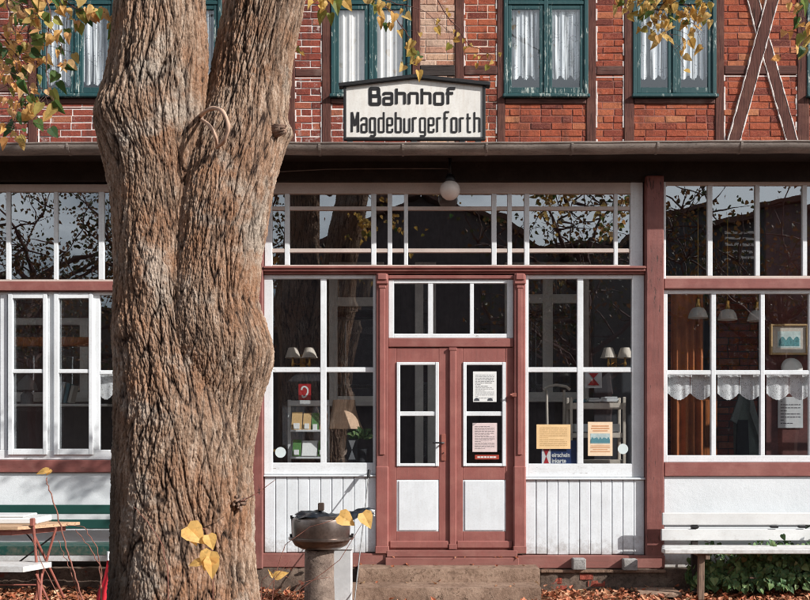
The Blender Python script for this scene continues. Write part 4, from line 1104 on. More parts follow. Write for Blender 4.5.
# ================================================================ GRILL, PILLAR, BOX, POKER
YG=-1.0; kg=.009
gc=Vector(((321-405)*kg,YG,0)); gzf=lambda y:1.5-(y-435)*kg
pl=empty('stone_pillar',(gc.x-.015,YG,0),'short round concrete pillar carrying the copper coloured grill','pillar')
mb=MB(); h=gzf(549.5)
mb.lathe([(.001,h),(.125,h),(.132,h-.01),(.133,h-.15),(.131,.2),(.136,.05),(.14,-.1)],(gc.x-.015,YG,0),40,wav=lambda j,a:.012*math.sin(a*7)+.008*math.sin(a*13+j)); mb.build('shaft',M['pillar'],pl,smooth=50)
g=empty('kettle_grill',(gc.x,YG,h),'round copper brown grill with crumpled black cover standing on a pillar','grill')
mb=MB(); mb.lathe([(.001,h+.001),(.1,h+.003),(.18,h+.012),(.235,h+.04),(.262,gzf(540)),(.262,gzf(538.5))],(gc.x,YG,0),48); mb.build('bowl',M['enamel'],g,smooth=50)
mb=MB(); mb.lathe([(.262,gzf(539.3)),(.292,gzf(538.9)),(.292,gzf(537.1)),(.262,gzf(536.6))],(gc.x,YG,0),48); mb.build('rim_ring',M['enamel'],g,smooth=40)
mb=MB(); mb.lathe([(.258,gzf(537.2)),(.262,gzf(530)),(.262,gzf(521)),(.255,gzf(518)),(.2,gzf(515.5)),(.001,gzf(514.5))],(gc.x,YG,0),48); mb.build('lid',M['enamel'],g,smooth=50)
mb=MB()
for px,py in ((291.5,518),(291,536.5),(352.5,536)):
    x=(px-405)*kg; mb.tube([(x-.02*(1 if px<320 else -1)*-1,YG,gzf(py)),(x,YG-.01,gzf(py)),(x,YG-.01,gzf(py-2.5))],.012,8)
mb.tube([((292-405)*kg,YG-.02,gzf(518)),((292.5-405)*kg,YG-.02,gzf(536))],.006,8); mb.build('handle',M['black'],g)
mb=MB(); x=(321-405)*kg; mb.box(x-.027,x+.027,YG-.02,YG+.03,gzf(511),gzf(503),b=.006); mb.build('lid_knob',plain('burnt_wood',(.05,.03,.022),.7),g)
# crumpled cover
mb=MB(); nx_,ny_=44,16; vs=[]
for i in range(nx_+1):
    t=i/nx_; x=(297+(375-297)*t-405)*kg
    hw=.22*math.sqrt(max(0,1-(t*1.35-.42)**2/.55)) if t<.75 else .12*(1-t)/.25*.9+.02
    zc=gzf(515.5-3.2*t)+.02*math.sin(t*9)
    for j in range(ny_+1):
        u=j/ny_*2-1; y=YG+u*hw
        z=zc-.006+.018*(1-u*u)+.007*math.sin(t*23+u*4)+.009*math.sin(t*13-u*7)+.004*math.sin(t*47+u*11)-.02*abs(u)**3
        if t<.7: z=max(z,gzf(516)+.004) if abs(u)<.8 else z
        vs.append((x+.02*(1-t)*math.sin(u*7+t*4),y,z))
fs=[(i*(ny_+1)+j,(i+1)*(ny_+1)+j,(i+1)*(ny_+1)+j+1,i*(ny_+1)+j+1) for i in range(nx_) for j in range(ny_)]
mb.add(vs,fs); mb.add([(v[0],v[1],v[2]-.022) for v in vs],[f[::-1] for f in fs])
tag(mb.build('crumpled_cover',plain('black_plastic',(.012,.016,.022),.3,.3,30,spec=.6),smooth=True,origin=(gc.x,YG,gzf(516))),'crumpled black plastic cover lying over the grill','cover')
q=at(336,549,-.78); r=at(352,549,-.78); mb=MB(); mb.box(q.x-.05,r.x,-.86,-.66,-.06,q.z,b=.008); mb.box(q.x-.06,r.x+.012,-.87,-.65,q.z,q.z+.012)
tag(mb.build('grey_box',plain('pale_box_paint',(.5,.51,.52),.6,.15,5),origin=((q.x+r.x)/2,-.76,0)),'pale grey upright box standing behind the concrete pillar','box')
pk=empty('iron_poker',(at(355,600,-.95).x,-.95,0),'thin iron rod leaning on the white boards right of the grill','rod')
mb=MB(); a=at(369,472,-.06); b=at(354.5,602,-.95); mb.tube([a,a.lerp(b,.5),b],.0055,8); mb.build('rod',plain('steel_rod',(.2,.2,.2),.45,.3,20,metal=.6),pk)
mb=MB(); mb.tube([a+(a-b).normalized()*.02,a+(b-a).normalized()*.07],.017,10); mb.build('grip',M['black'],pk)

# ================================================================ THINGS ON AND BEHIND THE GLASS
def sheet(name,a,b,c,d,Y,mat,label,cat,ink=None,lines=0,group=None,extra=None,m=.1,linew=.35):
    """paper a..b (x px), c..d (y px) at depth Y"""
    p=at(a,d,Y); q=at(b,c,Y)
    o=MB(); o.box(p.x,q.x,Y,Y+.003,p.z,q.z,b=.0008); ob=o.build(name,mat,origin=((p.x+q.x)/2,Y,p.z)); tag(ob,label,cat,group)
    if lines:
        w=q.x-p.x; h=q.z-p.z; l=MB(); rr=random.Random(label)
        for i in range(lines):
            zz=q.z-h*(m+(1-2*m)*(i+.5)/lines); t=h*(1-2*m)/lines*linew
            xx=p.x+w*m
            while xx<q.x-w*m:
                ln=w*rr.uniform(.05,.16); e=min(xx+ln,q.x-w*m)
                l.quad(xx,e,zz-t/2,zz+t/2,Y-.0015); xx=e+w*.022
                if rr.random()<.07: break
        l.build('print',M[ink or 'ink'],ob)
    return ob,p,q
ob,p,q=sheet('notice',473,496.5,371.5,402,.026,M['paper'],'white notice with two small pictures in the upper pane of the right door','notice',lines=16,linew=.22)
for u in (.15,.72): 
    l=MB(); x=p.x+(q.x-p.x)*u; l.prism([(x-.025,p.z+.012),(x+.03,p.z+.012),(x+.025,p.z+.03),(x,p.z+.042),(x-.02,p.z+.03)],.0235,.0255)
    l.build('picture',M['ink'],ob)
sheet('notice',472.5,497,423,452,.026,M['pinkpaper'],'pinkish typed notice in the lower pane of the right door','notice',lines=20,linew=.22)
ob,p,q=sheet('strip',475,499,455,459.5,.028,col('red_strip',(.35,.05,.03)),'small orange red strip sign below the pinkish notice','sign',lines=1,ink='paper',linew=.4)
# doily on left casement is a lace valance; timetable etc. on right shop window
sheet('timetable',536.5,570.5,424.5,449,.052,M['yellowpaper'],'yellow printed timetable sheet taped inside the right shop window','timetable',ink='tan',lines=10)
ob,p,q=sheet('poster',588,612.5,422,456,.052,M['orangepaper'],'cream poster with orange lines and a blue green landscape picture','poster',ink='orangeink',lines=0)
l=MB(); h=q.z-p.z; w=q.x-p.x
for rows in (((.88,.7,.035),(.81,.75,.035),(.74,.6,.03)),((.25,.8,.025),(.19,.6,.025),(.13,.8,.025),(.30,.78,.02))):
    l=MB()
    for u,v,t in rows: l.quad(p.x+w*(.5-v/2),p.x+w*(.5+v/2),p.z+h*(u-t/2),p.z+h*(u+t/2),.0505)
    l.build('print',M['orangeink'],ob)
l=MB(); l.quad(p.x+w*.1,q.x-w*.1,p.z+h*.36,p.z+h*.66,.0505,0); 
pts=[(p.x+w*(.1+.8*i/12),p.z+h*(.46+.1*abs(math.sin(i*1.3)))) for i in range(13)]
l.prism([(p.x+w*.1,p.z+h*.38)]+[(q.x-w*.1,p.z+h*.38)]+pts[::-1],.0495,.0503,1); l.build('picture',[plain('pale_sky_print',(.4,.5,.5),.7),M['blueink']],ob)
bs,p,q=sheet('blue_sign',541,577,440.5,464,.075,M['blue'],'blue sign with red and white hourglass emblem under the timetable','sign')
l=MB(); w=q.x-p.x; h=q.z-p.z; a,b=p.x+.008,p.x+.098
l.quad(a,b,p.z+.004,q.z-.006,.0735,0); mx=(a+b)/2; mz=p.z+h*.46
mz=p.z+.077; l.prism([(a+.014,p.z+.148),(mx,mz),(b-.014,p.z+.148)],.0715,.073,1); l.prism([(a+.018,p.z+.006),(b-.018,p.z+.006),(mx,mz)],.0715,.073,1)
l.build('emblem',[M['paper'],M['redsign']],bs)
def text_mesh(txt,size,loc,mat,parent,name='lettering',off=0.0,sx=1):
    cu=bpy.data.curves.new('t','FONT'); cu.body=txt; cu.size=size; cu.offset=off; cu.extrude=.0003
    o=bpy.data.objects.new('t',cu); C.objects.link(o); bpy.context.view_layer.update()
    me=bpy.data.meshes.new_from_object(o.evaluated_get(bpy.context.evaluated_depsgraph_get())); bpy.data.objects.remove(o); bpy.data.curves.remove(cu)
    me.name=name; ob=bpy.data.objects.new(name,me); C.objects.link(ob)
    me.transform(Matrix.Rotation(math.pi/2,4,'X')@Matrix.Diagonal((sx,1,1,1))); me.materials.clear(); me.materials.append(mat)
    if parent is not None: ob.parent=parent; ob.location=Vector(loc)-wloc(parent)
    else: ob.location=loc
    return ob
text_mesh('eirschein',.062,(p.x+.108,.073,p.z+.07),M['paper'],bs,off=.0015,sx=.82)
text_mesh('inkarte',.062,(p.x+.108,.073,p.z+.012),M['paper'],bs,off=.0015,sx=.82)
def sticker(px,py,r,label):
    c=at(px,py,.05); mb=MB(); mb.disc(c,r,.053); o=mb.build('round_sticker',plain('sticker',(.6,.68,.68),.6,.05),origin=(c.x,.05,c.z)); tag(o,label,'sticker','round stickers on the shop windows')
sticker(280.5,452.5,.054,'round white sticker in the corner of the left shop window beside the brochure rack')
sticker(623,449,.052,'round pale sticker on the right shop window beside the cream poster')
sheet('leaflet',585,602,372,388,.3,M['rackwhite'],'white card with red hourglass emblem standing on the shelf rack','card')
a=at(593.5,380,.295); l=MB(); l.prism([(a.x-.05,a.z+.07),(a.x,a.z+.015),(a.x+.05,a.z+.07)],.292,.2945); l.prism([(a.x-.06,a.z-.055),(a.x+.06,a.z-.055),(a.x,a.z+.015)],.292,.2945)
l.build('emblem',M['redsign'],bpy.data.objects['leaflet'])
# red telephone card on the left rack
ob,p,q=sheet('telephone_sign',298.5,311,384,400,.3,M['redsign'],'small red sign with a white telephone receiver above the brochure rack','sign')
l=MB(); w=q.x-p.x;h=q.z-p.z; pts=[(p.x+w*u,p.z+h*v) for u,v in ((.25,.62),(.28,.78),(.5,.86),(.74,.72),(.76,.45),(.55,.2),(.36,.15),(.3,.3))]
stroke(l,fillet(pts,.02),w*.13,.2985); l.build('symbol',M['paper'],ob)
# brochure rack (left window)
rk=empty('brochure_rack',(at(306,462,.36).x,.36,.1),'white display rack holding brochures inside the left shop window','rack')
mb=MB(); 
for px in (289.5,328): 
    a=at(px,462,.36); b=at(px,400,.42); mb.bar(a+Vector((0,0,-.5)),b,.035,.04)
a=at(289,406,.38); b=at(328.5,400.5,.38); mb.box(a.x,b.x,.37,.4,a.z,b.z); mb.build('frame',M['rackwhite'],rk)
for yb in (431,458):
    a=at(291,yb,.33); b=at(328,yb-17,.33); mb=MB(); mb.bar((( a.x+b.x)/2,.30,a.z),((a.x+b.x)/2,.42,b.z),b.x-a.x,.012); mb.box(a.x,b.x,.27,.31,a.z-.01,a.z+.012); mb.build('shelf',M['rackwhite'],rk)
bro=[(291,302,412,431,'tan','tan brochure at the left of the upper rack shelf'),(302.5,311,413,431,'tan','tan brochure second on the upper rack shelf'),(311,319,413,432,'greenprint','green brochure with white circle on the upper rack shelf'),(319.5,327,413,432,'orangeink','orange brown brochure at the right end of the upper rack shelf'),
     (292,301,440,457,'greenprint','green brochure with white circle on the lower rack shelf'),(301.5,317,441,457,'paper','white leaflets in the middle of the lower rack shelf'),(317.5,327,441,457,'greenprint','dark green brochure at the right of the lower rack shelf')]
for a,b,c_,d,m_,lab in bro:
    p=at(a,d,.3); q=at(b,c_,.3); mb=MB(); mb.bar(((p.x+q.x)/2,.285,p.z+.01),((p.x+q.x)/2,.385,q.z),q.x-p.x-.006,.008,b=.001)
    if m_ in('greenprint','tan'): mb.bar(((p.x+q.x)/2,.285-.001,p.z+.02),((p.x+q.x)/2,.297,p.z+.03+(q.z-p.z)*.25),(q.x-p.x)*.55,.012,b=.001,mi=1)
    tag(mb.build('brochure',[M[m_],M['paper']],origin=((p.x+q.x)/2,.29,p.z)),lab,'brochure','brochures in the left rack')
tb=MB(); a=at(273,466,.3); b=at(373,462,.3); tb.box(a.x,b.x,.14,.75,a.z-.05,a.z,b=.006)
dt=empty('display_shelf',((a.x+b.x)/2,.45,.16),'brown shelf board inside the left shop window','shelf'); tb.build('board',M['floorwood'],dt)
tb=MB(); tb.box(a.x+.05,a.x+.12,.2,.7,.16,a.z-.05); tb.box(b.x-.12,b.x-.05,.2,.7,.16,a.z-.05); tb.build('support',M['floorwood'],dt)
# table lamp
lx=at(344,462,.5); tl=empty('table_lamp',(lx.x,.5,lx.z),'table lamp with flared parchment shade in the left shop window','lamp')
k=.0105; mb=MB(); zt,zb=at(0,400,.5).z,at(0,429,.5).z
mb.lathe([(.19,zb),(.155,zb+.1),(.125,zb+.2),(.115,zt)],(lx.x,.5,0),24,wav=lambda j,a:(.05*math.cos(a*8) if j==0 else .015*math.cos(a*8))); mb.build('lamp_shade',M['lampshade'],tl)
mb=MB(); zz=lx.z; mb.lathe([(.09,zz),(.085,zz+.02),(.03,zz+.05),(.045,zz+.13),(.05,zz+.2),(.015,zz+.27),(.012,zb+.1)],(lx.x,.5,0),20); mb.build('lamp_foot',M['floorwood'],tl,smooth=True)
# plant pot and hourglass card
pc=at(361,462,.42); pp=empty('potted_plant',(pc.x,.42,pc.z),'small dark leafy pot plant between lamp and hourglass card','plant')
mb=MB(); mb.lathe([(.05,pc.z),(.065,pc.z+.14),(.07,pc.z+.14),(.06,pc.z+.13)],(pc.x,.42,0),18); mb.build('pot',M['dark'],pp)
mb=MB()
for _ in range(130): 
    d=Vector((random.gauss(0,1),random.gauss(0,1),random.uniform(0,1.2))).normalized(); mb.leaf(Vector((pc.x,.42,pc.z+.24))+d*random.uniform(.02,.11),d,(0,-1,.6),.05,.8)
mb.build('foliage',M['leaf_ivy'],pp)
ob,p,q=sheet('hourglass_card',347,357,439,461,.3,M['dark'],'dark card with white hourglass shape standing before the table lamp','card')
l=MB(); mx=(p.x+q.x)/2; mz=(p.z+q.z)/2; w=(q.x-p.x)*.36; h=(q.z-p.z)*.44
l.prism([(mx-w,mz-h),(mx+w,mz-h),(mx,mz)],.2965,.299); l.prism([(mx-w,mz+h),(mx,mz),(mx+w,mz+h)],.2965,.299); l.build('emblem',M['paper'],ob)
# shelf rack with magazines (right window)
sr=empty('shelf_rack',(at(600,462,.4).x,.4,.16),'pale wooden shelf rack with leaflets inside the right shop window','rack')
mb=MB()
for px in (571,624): a=at(px,470,.38); b=at(px,397,.38); mb.box(a.x-.015,a.x+.015,.36,.39,.16,b.z); mb.box(a.x-.015,a.x+.015,.6,.63,.16,b.z)
mb.build('upright',M['cream'],sr)
for y0,y1 in ((402,409),(432,438),(459,465)):
    a=at(570,y1,.38); b=at(624.5,y0,.38); mb=MB(); mb.box(a.x,b.x,.375,.62,a.z,b.z-.01); mb.build('shelf',M['cream'],sr)
for i,(a,b,m_,lab) in enumerate(((574,586,'blueink','blue magazine lying at the left of the rack top shelf'),(588,600,'paper','white magazine lying in the middle of the rack top shelf'),(602,618,'rackwhite','grey magazine lying at the right of the rack top shelf'))):
    p=at(a,402,.42); q=at(b,400,.42); mb=MB(); mb.box(p.x,q.x,.39,.6,p.z+.0,p.z+.012+.012*i); mb.box(p.x+.02,q.x-.01,.4,.59,p.z+.014+.012*i,p.z+.03+.012*i); tag(mb.build('magazine',M[m_],origin=((p.x+q.x)/2,.45,p.z)),lab,'magazine','magazines on the right rack')
for i,(a,b,m_,lab) in enumerate(((575,590,'rackwhite','pale leaflet stack on the left of the middle rack shelf'),(592,606,'dark','dark booklet stack in the middle of the middle rack shelf'),(608,620,'paper','white leaflet stack at the right of the middle rack shelf'))):
    p=at(a,432,.42); q=at(b,424,.42); mb=MB(); mb.box(p.x,q.x,.42,.58,p.z,q.z); tag(mb.build('leaflet_stack',M[m_],origin=((p.x+q.x)/2,.5,p.z)),lab,'leaflets','leaflet stacks on the right rack')
# chair back in right window
chx=at(556,460,.8); ch=empty('dark_chair',(chx.x,.8,.16),'dark wooden chair behind the timetable in the right shop window','chair')
mb=MB()
for s in (-1,1): mb.tube([(chx.x+s*.08,.8,.55),(chx.x+s*.095,.84,at(0,390,.8).z)],.014,8)
mb.tube([at(543,390,.84),at(548,386.5,.84),at(556,385,.84),at(566,386.5,.84),at(570,390,.84)],.016,8); mb.build('backrest',M['cream'],ch)
mb=MB(); mb.box(chx.x-.22,chx.x+.22,.42,.82,.56,.61); mb.build('seat',M['floorwood'],ch)
for sx in(-1,1):
    for yy in (.45,.78): mb=MB(); mb.tube([(chx.x+sx*.19,yy,.56),(chx.x+sx*.2,yy,.16)],.018,8); mb.build('leg',M['floorwood'],ch)
# double wall lamps
def wall_lamp(px,label):
    c=at(px,360,.96); w=empty('wall_lamp',(c.x,.96,c.z),label,'lamp','double armed wall lamps in the veranda')
    for s in (-1,1):
        x=c.x+s*.09; mb=MB(); z=at(0,358,.82).z
        mb.lathe([(.085,z),(.078,z+.02),(.06,z+.075),(.048,z+.11)],(x,.82,0),20,wav=lambda j,a:.05*math.cos(a*9) if j==0 else 0); mb.build('lamp_shade',M['cream'],w)
        mb=MB(); mb.lathe([(.0,z-.1),(.015,z-.09),(.02,z-.07),(.012,z-.04),(.012,z+.05)],(x,.82,0),12); mb.tube([(x,.82,z-.05),(x-s*.04,0.9,z-.07),(c.x,0.96,z-.04)],.007,8); mb.build('arm',M['brass'],w,smooth=True)
    mb=MB(); mb.box(c.x-.03,c.x+.03,0.955,.995,c.z-.08,c.z+.06); mb.build('back_plate',M['brass'],w)
wall_lamp(302.5,'brass wall lamp with two small shades seen through the left shop window'); wall_lamp(614,'brass wall lamp with two small shades seen through the right shop window')
mb=MB(); mb.box(at(282,0,1.).x,at(323,0,1.).x,1.0,1.1,.16,4.2); mb.box(at(594,0,1.).x,at(640,0,1.).x,1.0,1.1,.16,4.2); mb.build('added_lamp_panel',M['innerwall'],B)  # panels added forward of the back wall to bring the wall lamps into sunlight
# pendant lamps
def pendant():
    c=Vector((0,0,0)); w=empty('pendant_lamp',(0,0,0),'x','lamp','pendant lamps over the veranda tables')
    mb=MB(); mb.lathe([(.105,0),(.1,.025),(.085,.07),(.06,.105),(.03,.115)],(0,0,0),28,wav=lambda j,a:.04*math.cos(a*10) if j==0 else 0); mb.build('lamp_shade',M['pot'],w,smooth=True)
    mb=MB(); mb.lathe([(.028,.11),(.032,.14),(.02,.17),(.028,.2),(.008,.22)],(0,0,0),14); mb.build('fitting',M['brass'],w,smooth=True)
    mb=MB(); mb.tube([(0,0,.21),(0,0,1.55)],.005,6); mb.build('cord',M['brass'],w); return w
P0=pendant()
for i,(px,py,lab) in enumerate(((698,318,'white pendant lamp in the pane before the orange curtain'),(727.5,320,'white pendant lamp in the pane between the two others'),(757,321,'white pendant lamp partly behind a glazing bar nearest the framed picture'))):
    w=P0 if i==0 else copy_tree(P0); w.location=at(px,py,.75); w['label']=lab
# curtain, panelled door, coat, picture, plate, sheet, tablecloth
def drape(name,px0,px1,py0,py1,Y,mat,label,folds,amp=.03,cat='curtain',group=None,scal=None,extra=None):
    a=at(px0,py1,Y); b=at(px1,py0,Y); mb=MB(); n=max(30,folds*10); m=14; vs=[]
    for j in range(m+1):
        for i in range(n+1):
            t=i/n; s=j/m; zb=a.z
            if scal: zb=a.z+scal[1]*abs(math.sin(math.pi*t*scal[0]+scal[2]))**.0 if False else a.z+scal[1]*(1-abs(math.sin(math.pi*t*scal[0])))+.006*abs(math.sin(math.pi*t*scal[0]*7))
            z=b.z+(zb-b.z)*s
            vs.append((a.x+(b.x-a.x)*t,Y+amp*math.sin(t*folds*2*math.pi+.7*math.sin(t*9))*(.6+.4*s)+amp*.3*math.sin(t*folds*4.6),z))
    mb.add(vs,[(j*(n+1)+i,(j+1)*(n+1)+i,(j+1)*(n+1)+i+1,j*(n+1)+i+1) for j in range(m) for i in range(n)])
    o=mb.build(name,mat,smooth=True,origin=((a.x+b.x)/2,Y,a.z)); return tag(o,label,cat,group)
drape('orange_curtain',671,703,285,470,.9,M['orange_cloth'],'orange brown curtain in long folds behind the right veranda window',4,.035)
pd=empty('panelled_door',(at(712,470,1.3).x,1.3,.16),'varnished orange brown panelled wooden door beside the orange curtain','door')
a=at(699,470,1.3); b=at(717,380,1.3); mb=MB(); mb.box(a.x,b.x,1.3,1.34,.16,b.z); mb.build('leaf',M['orange_wood'],pd)
mb=MB(); mb.box(a.x+.06,b.x-.03,1.285,1.3,at(0,446,1.3).z,at(0,400,1.3).z,b=.012); mb.build('panel',M['orange_wood'],pd)
drape('orange_curtain',704,714,288,372,1.0,M['dark'],'dark curtain edge behind the middle glazing bar of the right window',2,.02)
ct=empty('hanging_coat',(at(748,395,1.5).x,1.5,at(0,400,1.5).z),'grey green coat hanging open under the lace valance','coat')
mb=MB(); f=lambda x,y:tuple(at(x,y,1.5))
def cloth(mb,pts,Y,th=.05,mi=0):
    P=[(at(x,y,Y).x,at(x,y,Y).z) for x,y in pts]; 
    ar=sum(P[i][0]*P[(i+1)%len(P)][1]-P[(i+1)%len(P)][0]*P[i][1] for i in range(len(P)))
    if ar<0: P=P[::-1]
    mb.prism(P,Y,Y+th,mi)
cloth(mb,[(741,392),(752,392),(757,420),(762,458),(737,470),(736,425)],1.5,.1); mb.build('body',M['coat'],ct)
mb=MB(); cloth(mb,[(741,391),(731,420),(737,424),(743,400)],1.46,.035); cloth(mb,[(751,391),(764,440),(768,452),(765,456),(750,412)],1.46,.035); mb.build('lapel',plain('pale_coat_lining',(.25,.29,.28),.9),ct)
mb=MB(); cloth(mb,[(738,420),(748,420),(750,475),(736,475)],1.45,.045); mb.build('lining',M['dark'],ct)
PY_=.64
fp=empty('framed_picture',(at(789,352,PY_).x,PY_,at(0,352,PY_).z),'framed pale picture of a blue green scene on the inner wall','picture')
a=at(772,353,PY_); b=at(806,326,PY_); mb=MB(); mb.box(a.x,b.x,PY_,PY_+.03,a.z,b.z); mb.build('mount',M['cream'],fp)
mb=MB()
for x0_,x1_,z0_,z1_ in ((a.x-.02,a.x,a.z-.02,b.z+.02),(b.x,b.x+.02,a.z-.02,b.z+.02),(a.x,b.x,a.z-.02,a.z),(a.x,b.x,b.z,b.z+.02)): mb.box(x0_,x1_,PY_-.02,PY_+.03,z0_,z1_)
mb.build('frame',M['tan'],fp)
mb=MB(); w=b.x-a.x; h=b.z-a.z; mb.quad(a.x+w*.16,b.x-w*.16,a.z+h*.2,b.z-h*.2,PY_-.0015,0)
pts=[(a.x+w*(.2+.6*i/14),a.z+h*(.45+.16*abs(math.sin(i*PY_)))) for i in range(15)]; mb.prism([(a.x+w*.2,a.z+h*.26),(b.x-w*.2,a.z+h*.26)]+pts[::-1],PY_-.004,PY_-.002,1); mb.build('print',[plain('pale_aqua_print',(.6,.72,.7),.7),plain('aqua_print',(.1,.3,.32),.7,.5,40)],fp)
c=at(791,369,.63); mb=MB(); Mr=Matrix.Rotation(R(78),4,'X'); mb.lathe([(.001,.0),(.06,.0),(.11,.022),(.115,.026),(.06,.008),(.001,.006)],c,32,M=Mr)
tag(mb.build('plate',M['pot'],smooth=True,origin=c),'white round plate standing below the framed picture','plate')
sheet('pinned_sheet',778,803,397,428,.655,M['rackwhite'],'grey printed sheet with small sketches hanging below the plate','notice',lines=8,linew=.25)
mb=MB(); mb.box(at(765,0,.7).x,at(818,0,.7).x,.672,.72,.16,4.2); tag(mb.build('added_divider',M['darkred'],origin=(at(790,0,.7).x,.7,.16)),'dark red brown partition added to hold the framed picture and grey printed sheet in sunlight','divider')  # partition added near the glass so picture and sheet catch the sun
# lace valances of the right window
vl=[(668,690,'first scalloped lace valance from the tall red post'),(690.5,712,'second scalloped lace valance from the tall red post'),(717.5,739,'scalloped lace valance left of the hanging coat'),(739.5,761.5,'scalloped lace valance above the hanging coat'),(766.5,789,'scalloped lace valance left above the grey printed sheet'),(789.5,811,'scalloped lace valance above the right edge of the grey printed sheet'),(815.5,838,'x'),(838.5,860,'x')]
for i,(a,b,lab) in enumerate(vl):
    if lab=='x': lab='lace valance at the picture edge past the grey printed sheet'
    drape('lace_valance',a,b,374.5,400.5,.13,M['lace'],lab,2,.008,'valance','lace valances in the right veranda window',scal=(1.0,.07,0))
drape('lace_doily',96.5,115.5,374,400,.13,M['lace'],'scalloped lace valance at the left edge of the trunk',1,.006,'valance',scal=(1,.09,0))
# left interior: lamp and books before the back window
lx=at(27,404,1.6); t2=empty('table_lamp',(lx.x,1.6,lx.z),'pale table lamp on the inner window sill in the left casement','lamp')
mb=MB(); mb.lathe([(.12,lx.z+.16),(.1,lx.z+.24),(.05,lx.z+.3),(.01,lx.z+.34)],(lx.x,1.6,0),20); mb.build('lamp_shade',plain('grey_shade',(.25,.25,.24),.7),t2,smooth=True)
mb=MB(); mb.lathe([(.07,lx.z),(.07,lx.z+.1),(.02,lx.z+.17)],(lx.x,1.6,0),16); mb.build('lamp_foot',plain('grey_foot',(.18,.19,.19),.6),t2,smooth=True)
mb=MB(); a=at(0,0,1.5); mb.box(at(-10,0,1.6).x,at(110,0,1.6).x,1.5,1.72,lx.z-.03,lx.z-.001); mb.build('inner_sill',M['interior_white'],B)
for i,(px,lab) in enumerate(((62,'upright book leaning at the left of a row on the inner sill'),(66.5,'upright book in the middle of a row on the inner sill'),(71,'upright book leaning at the right of a row on the inner sill'))):
    a=at(px,403,1.6); mb=MB(); mb.bar(a,a+Vector((.05,0,.24-.02*i)),.035,.16,up=(0,-1,0)); tag(mb.build('book',[M['rackwhite'],M['blueink'],M['cream']][i],origin=a),lab,'book','books on the inner sill')
bbox_part('ceiling_beam',M['orange_wood'],(at(-100,0,1.3).x,at(95,0,1.3).x,1.3,1.4,at(0,346,1.3).z,at(0,337,1.3).z))
# upstairs net curtains
def net(a,b,lab,bot,mat,folds=4,Y=YU+.045,top=7.0):
    x0,x1=a,b; mb=MB(); n=70;m=10; vs=[]
    for j in range(m+1):
        for i in range(n+1):
            t=i/n; s=j/m; zb=bot+.06*(1-abs(math.sin(math.pi*t*3)))+.006*math.sin(t*90); z=top+(zb-top)*s
            vs.append((x0+(x1-x0)*t,Y+.009*math.sin(t*folds*6.28+math.sin(t*7))+.003*math.sin(t*folds*15),z))
    mb.add(vs,[(j*(n+1)+i,(j+1)*(n+1)+i,(j+1)*(n+1)+i+1,j*(n+1)+i+1) for j in range(m) for i in range(n)])
    tag(mb.build('net_curtain',mat,smooth=True,origin=((x0+x1)/2,Y,bot)),lab,'curtain','net curtains in the upper windows')
labs=['far left window beyond the frame','window behind the hanging leaves left of the trunk','window glimpsed through the fork of the trunk','window behind the sign','window right of the sign','window with yellow leaves before it','window at the edge beyond the crossed timbers']
for i,(x0,x1,xm,zb) in enumerate(uw):
    bot=zb+.16+(.07 if i in(4,5) else 0)
    for a,b,s in ((x0+.085,xm-.06,'left'),(xm+.06,x1-.085,'right')):
        net(a,b,f'white net curtain, {s} sash, upper {labs[i]}',bot,M['net'] if i!=3 else M['sheer'],4)

# ================================================================ ACROSS THE YARD (mirrored in the glass)
def house(x0,x1,yf,ez,pz,px_,name,label,mat,wins=()):
    h=empty(name,((x0+x1)/2,yf,0),label,'house')
    mb=MB(); yb=yf-9
    P=[(x0,0),(x1,0),(x1,ez),(px_,pz),(x0,ez)]
    n=5; vs=[(x,yf,z) for x,z in P]+[(x,yb,z) for x,z in P]
    mb.add(vs,[tuple(range(5))[::-1],tuple(range(5,10))]+[(i,(i+1)%5,5+(i+1)%5,5+i) for i in range(5)]); mb.build('wall',mat,h)
    for (a,b) in (((x0,ez),(px_,pz)),((px_,pz),(x1,ez))):
        r=MB(); a=Vector((a[0],0,a[1])); b=Vector((b[0],0,b[1])); d=(b-a).normalized(); nn=Vector((-d.z,0,d.x)); a=a-d*(.5 if a.z<b.z else 0); b=b+d*(.5 if b.z<a.z else 0)
        q=[a+nn*.03,b+nn*.03,b+nn*.2,a+nn*.2]; v=[(p.x,yf+.5,p.z) for p in q]+[(p.x,yb-.5,p.z) for p in q]
        r.add(v,[(3,2,1,0),(4,5,6,7),(0,1,5,4),(1,2,6,5),(2,3,7,6),(3,0,4,7)]); r.build('roof',M['tile_roof'],h)
    for wx,wz in wins:
        w=MB(); w.box(wx,wx+1.3,yf-.02,yf+.05,wz,wz+1.3); wo=w.build('window',mat,h)
        l=MB()
        for q in range(5): l.box(wx+.08,wx+1.22,yf+.05,yf+.09,wz+.1+q*.24,wz+.2+q*.24)
        l.build('shutter',M['interior_white'],wo)
    return h
house(-3.7,4.9,-25,8.0,10.1,.9,'goods_shed','dark gabled brick shed across the yard facing the station',plain('dark_shed_brick',(.1,.085,.085),.9,.4,5))
house(8.6,23,-27,8.9,10.7,17,'yard_house','large dark gabled house across the yard',plain('dark_house_render',(.075,.075,.08),.9,.3,3),((11.9,8.3),))
house(4.95,8.55,-26,7.9,8.3,6.5,'flat_annex','low dark annex between the shed and the large house across the yard',plain('dark_annex_render',(.11,.09,.08),.9,.3,3))
house(-27,-3.9,-31,6.0,8.0,-15,'dark_backdrop','long dark gabled backdrop added across the yard on the left to darken the glass',plain('dark_backdrop_boards',(.12,.09,.075),.9,.3,3))  # added dark backdrop, keeps bright sky out of the left pane reflections
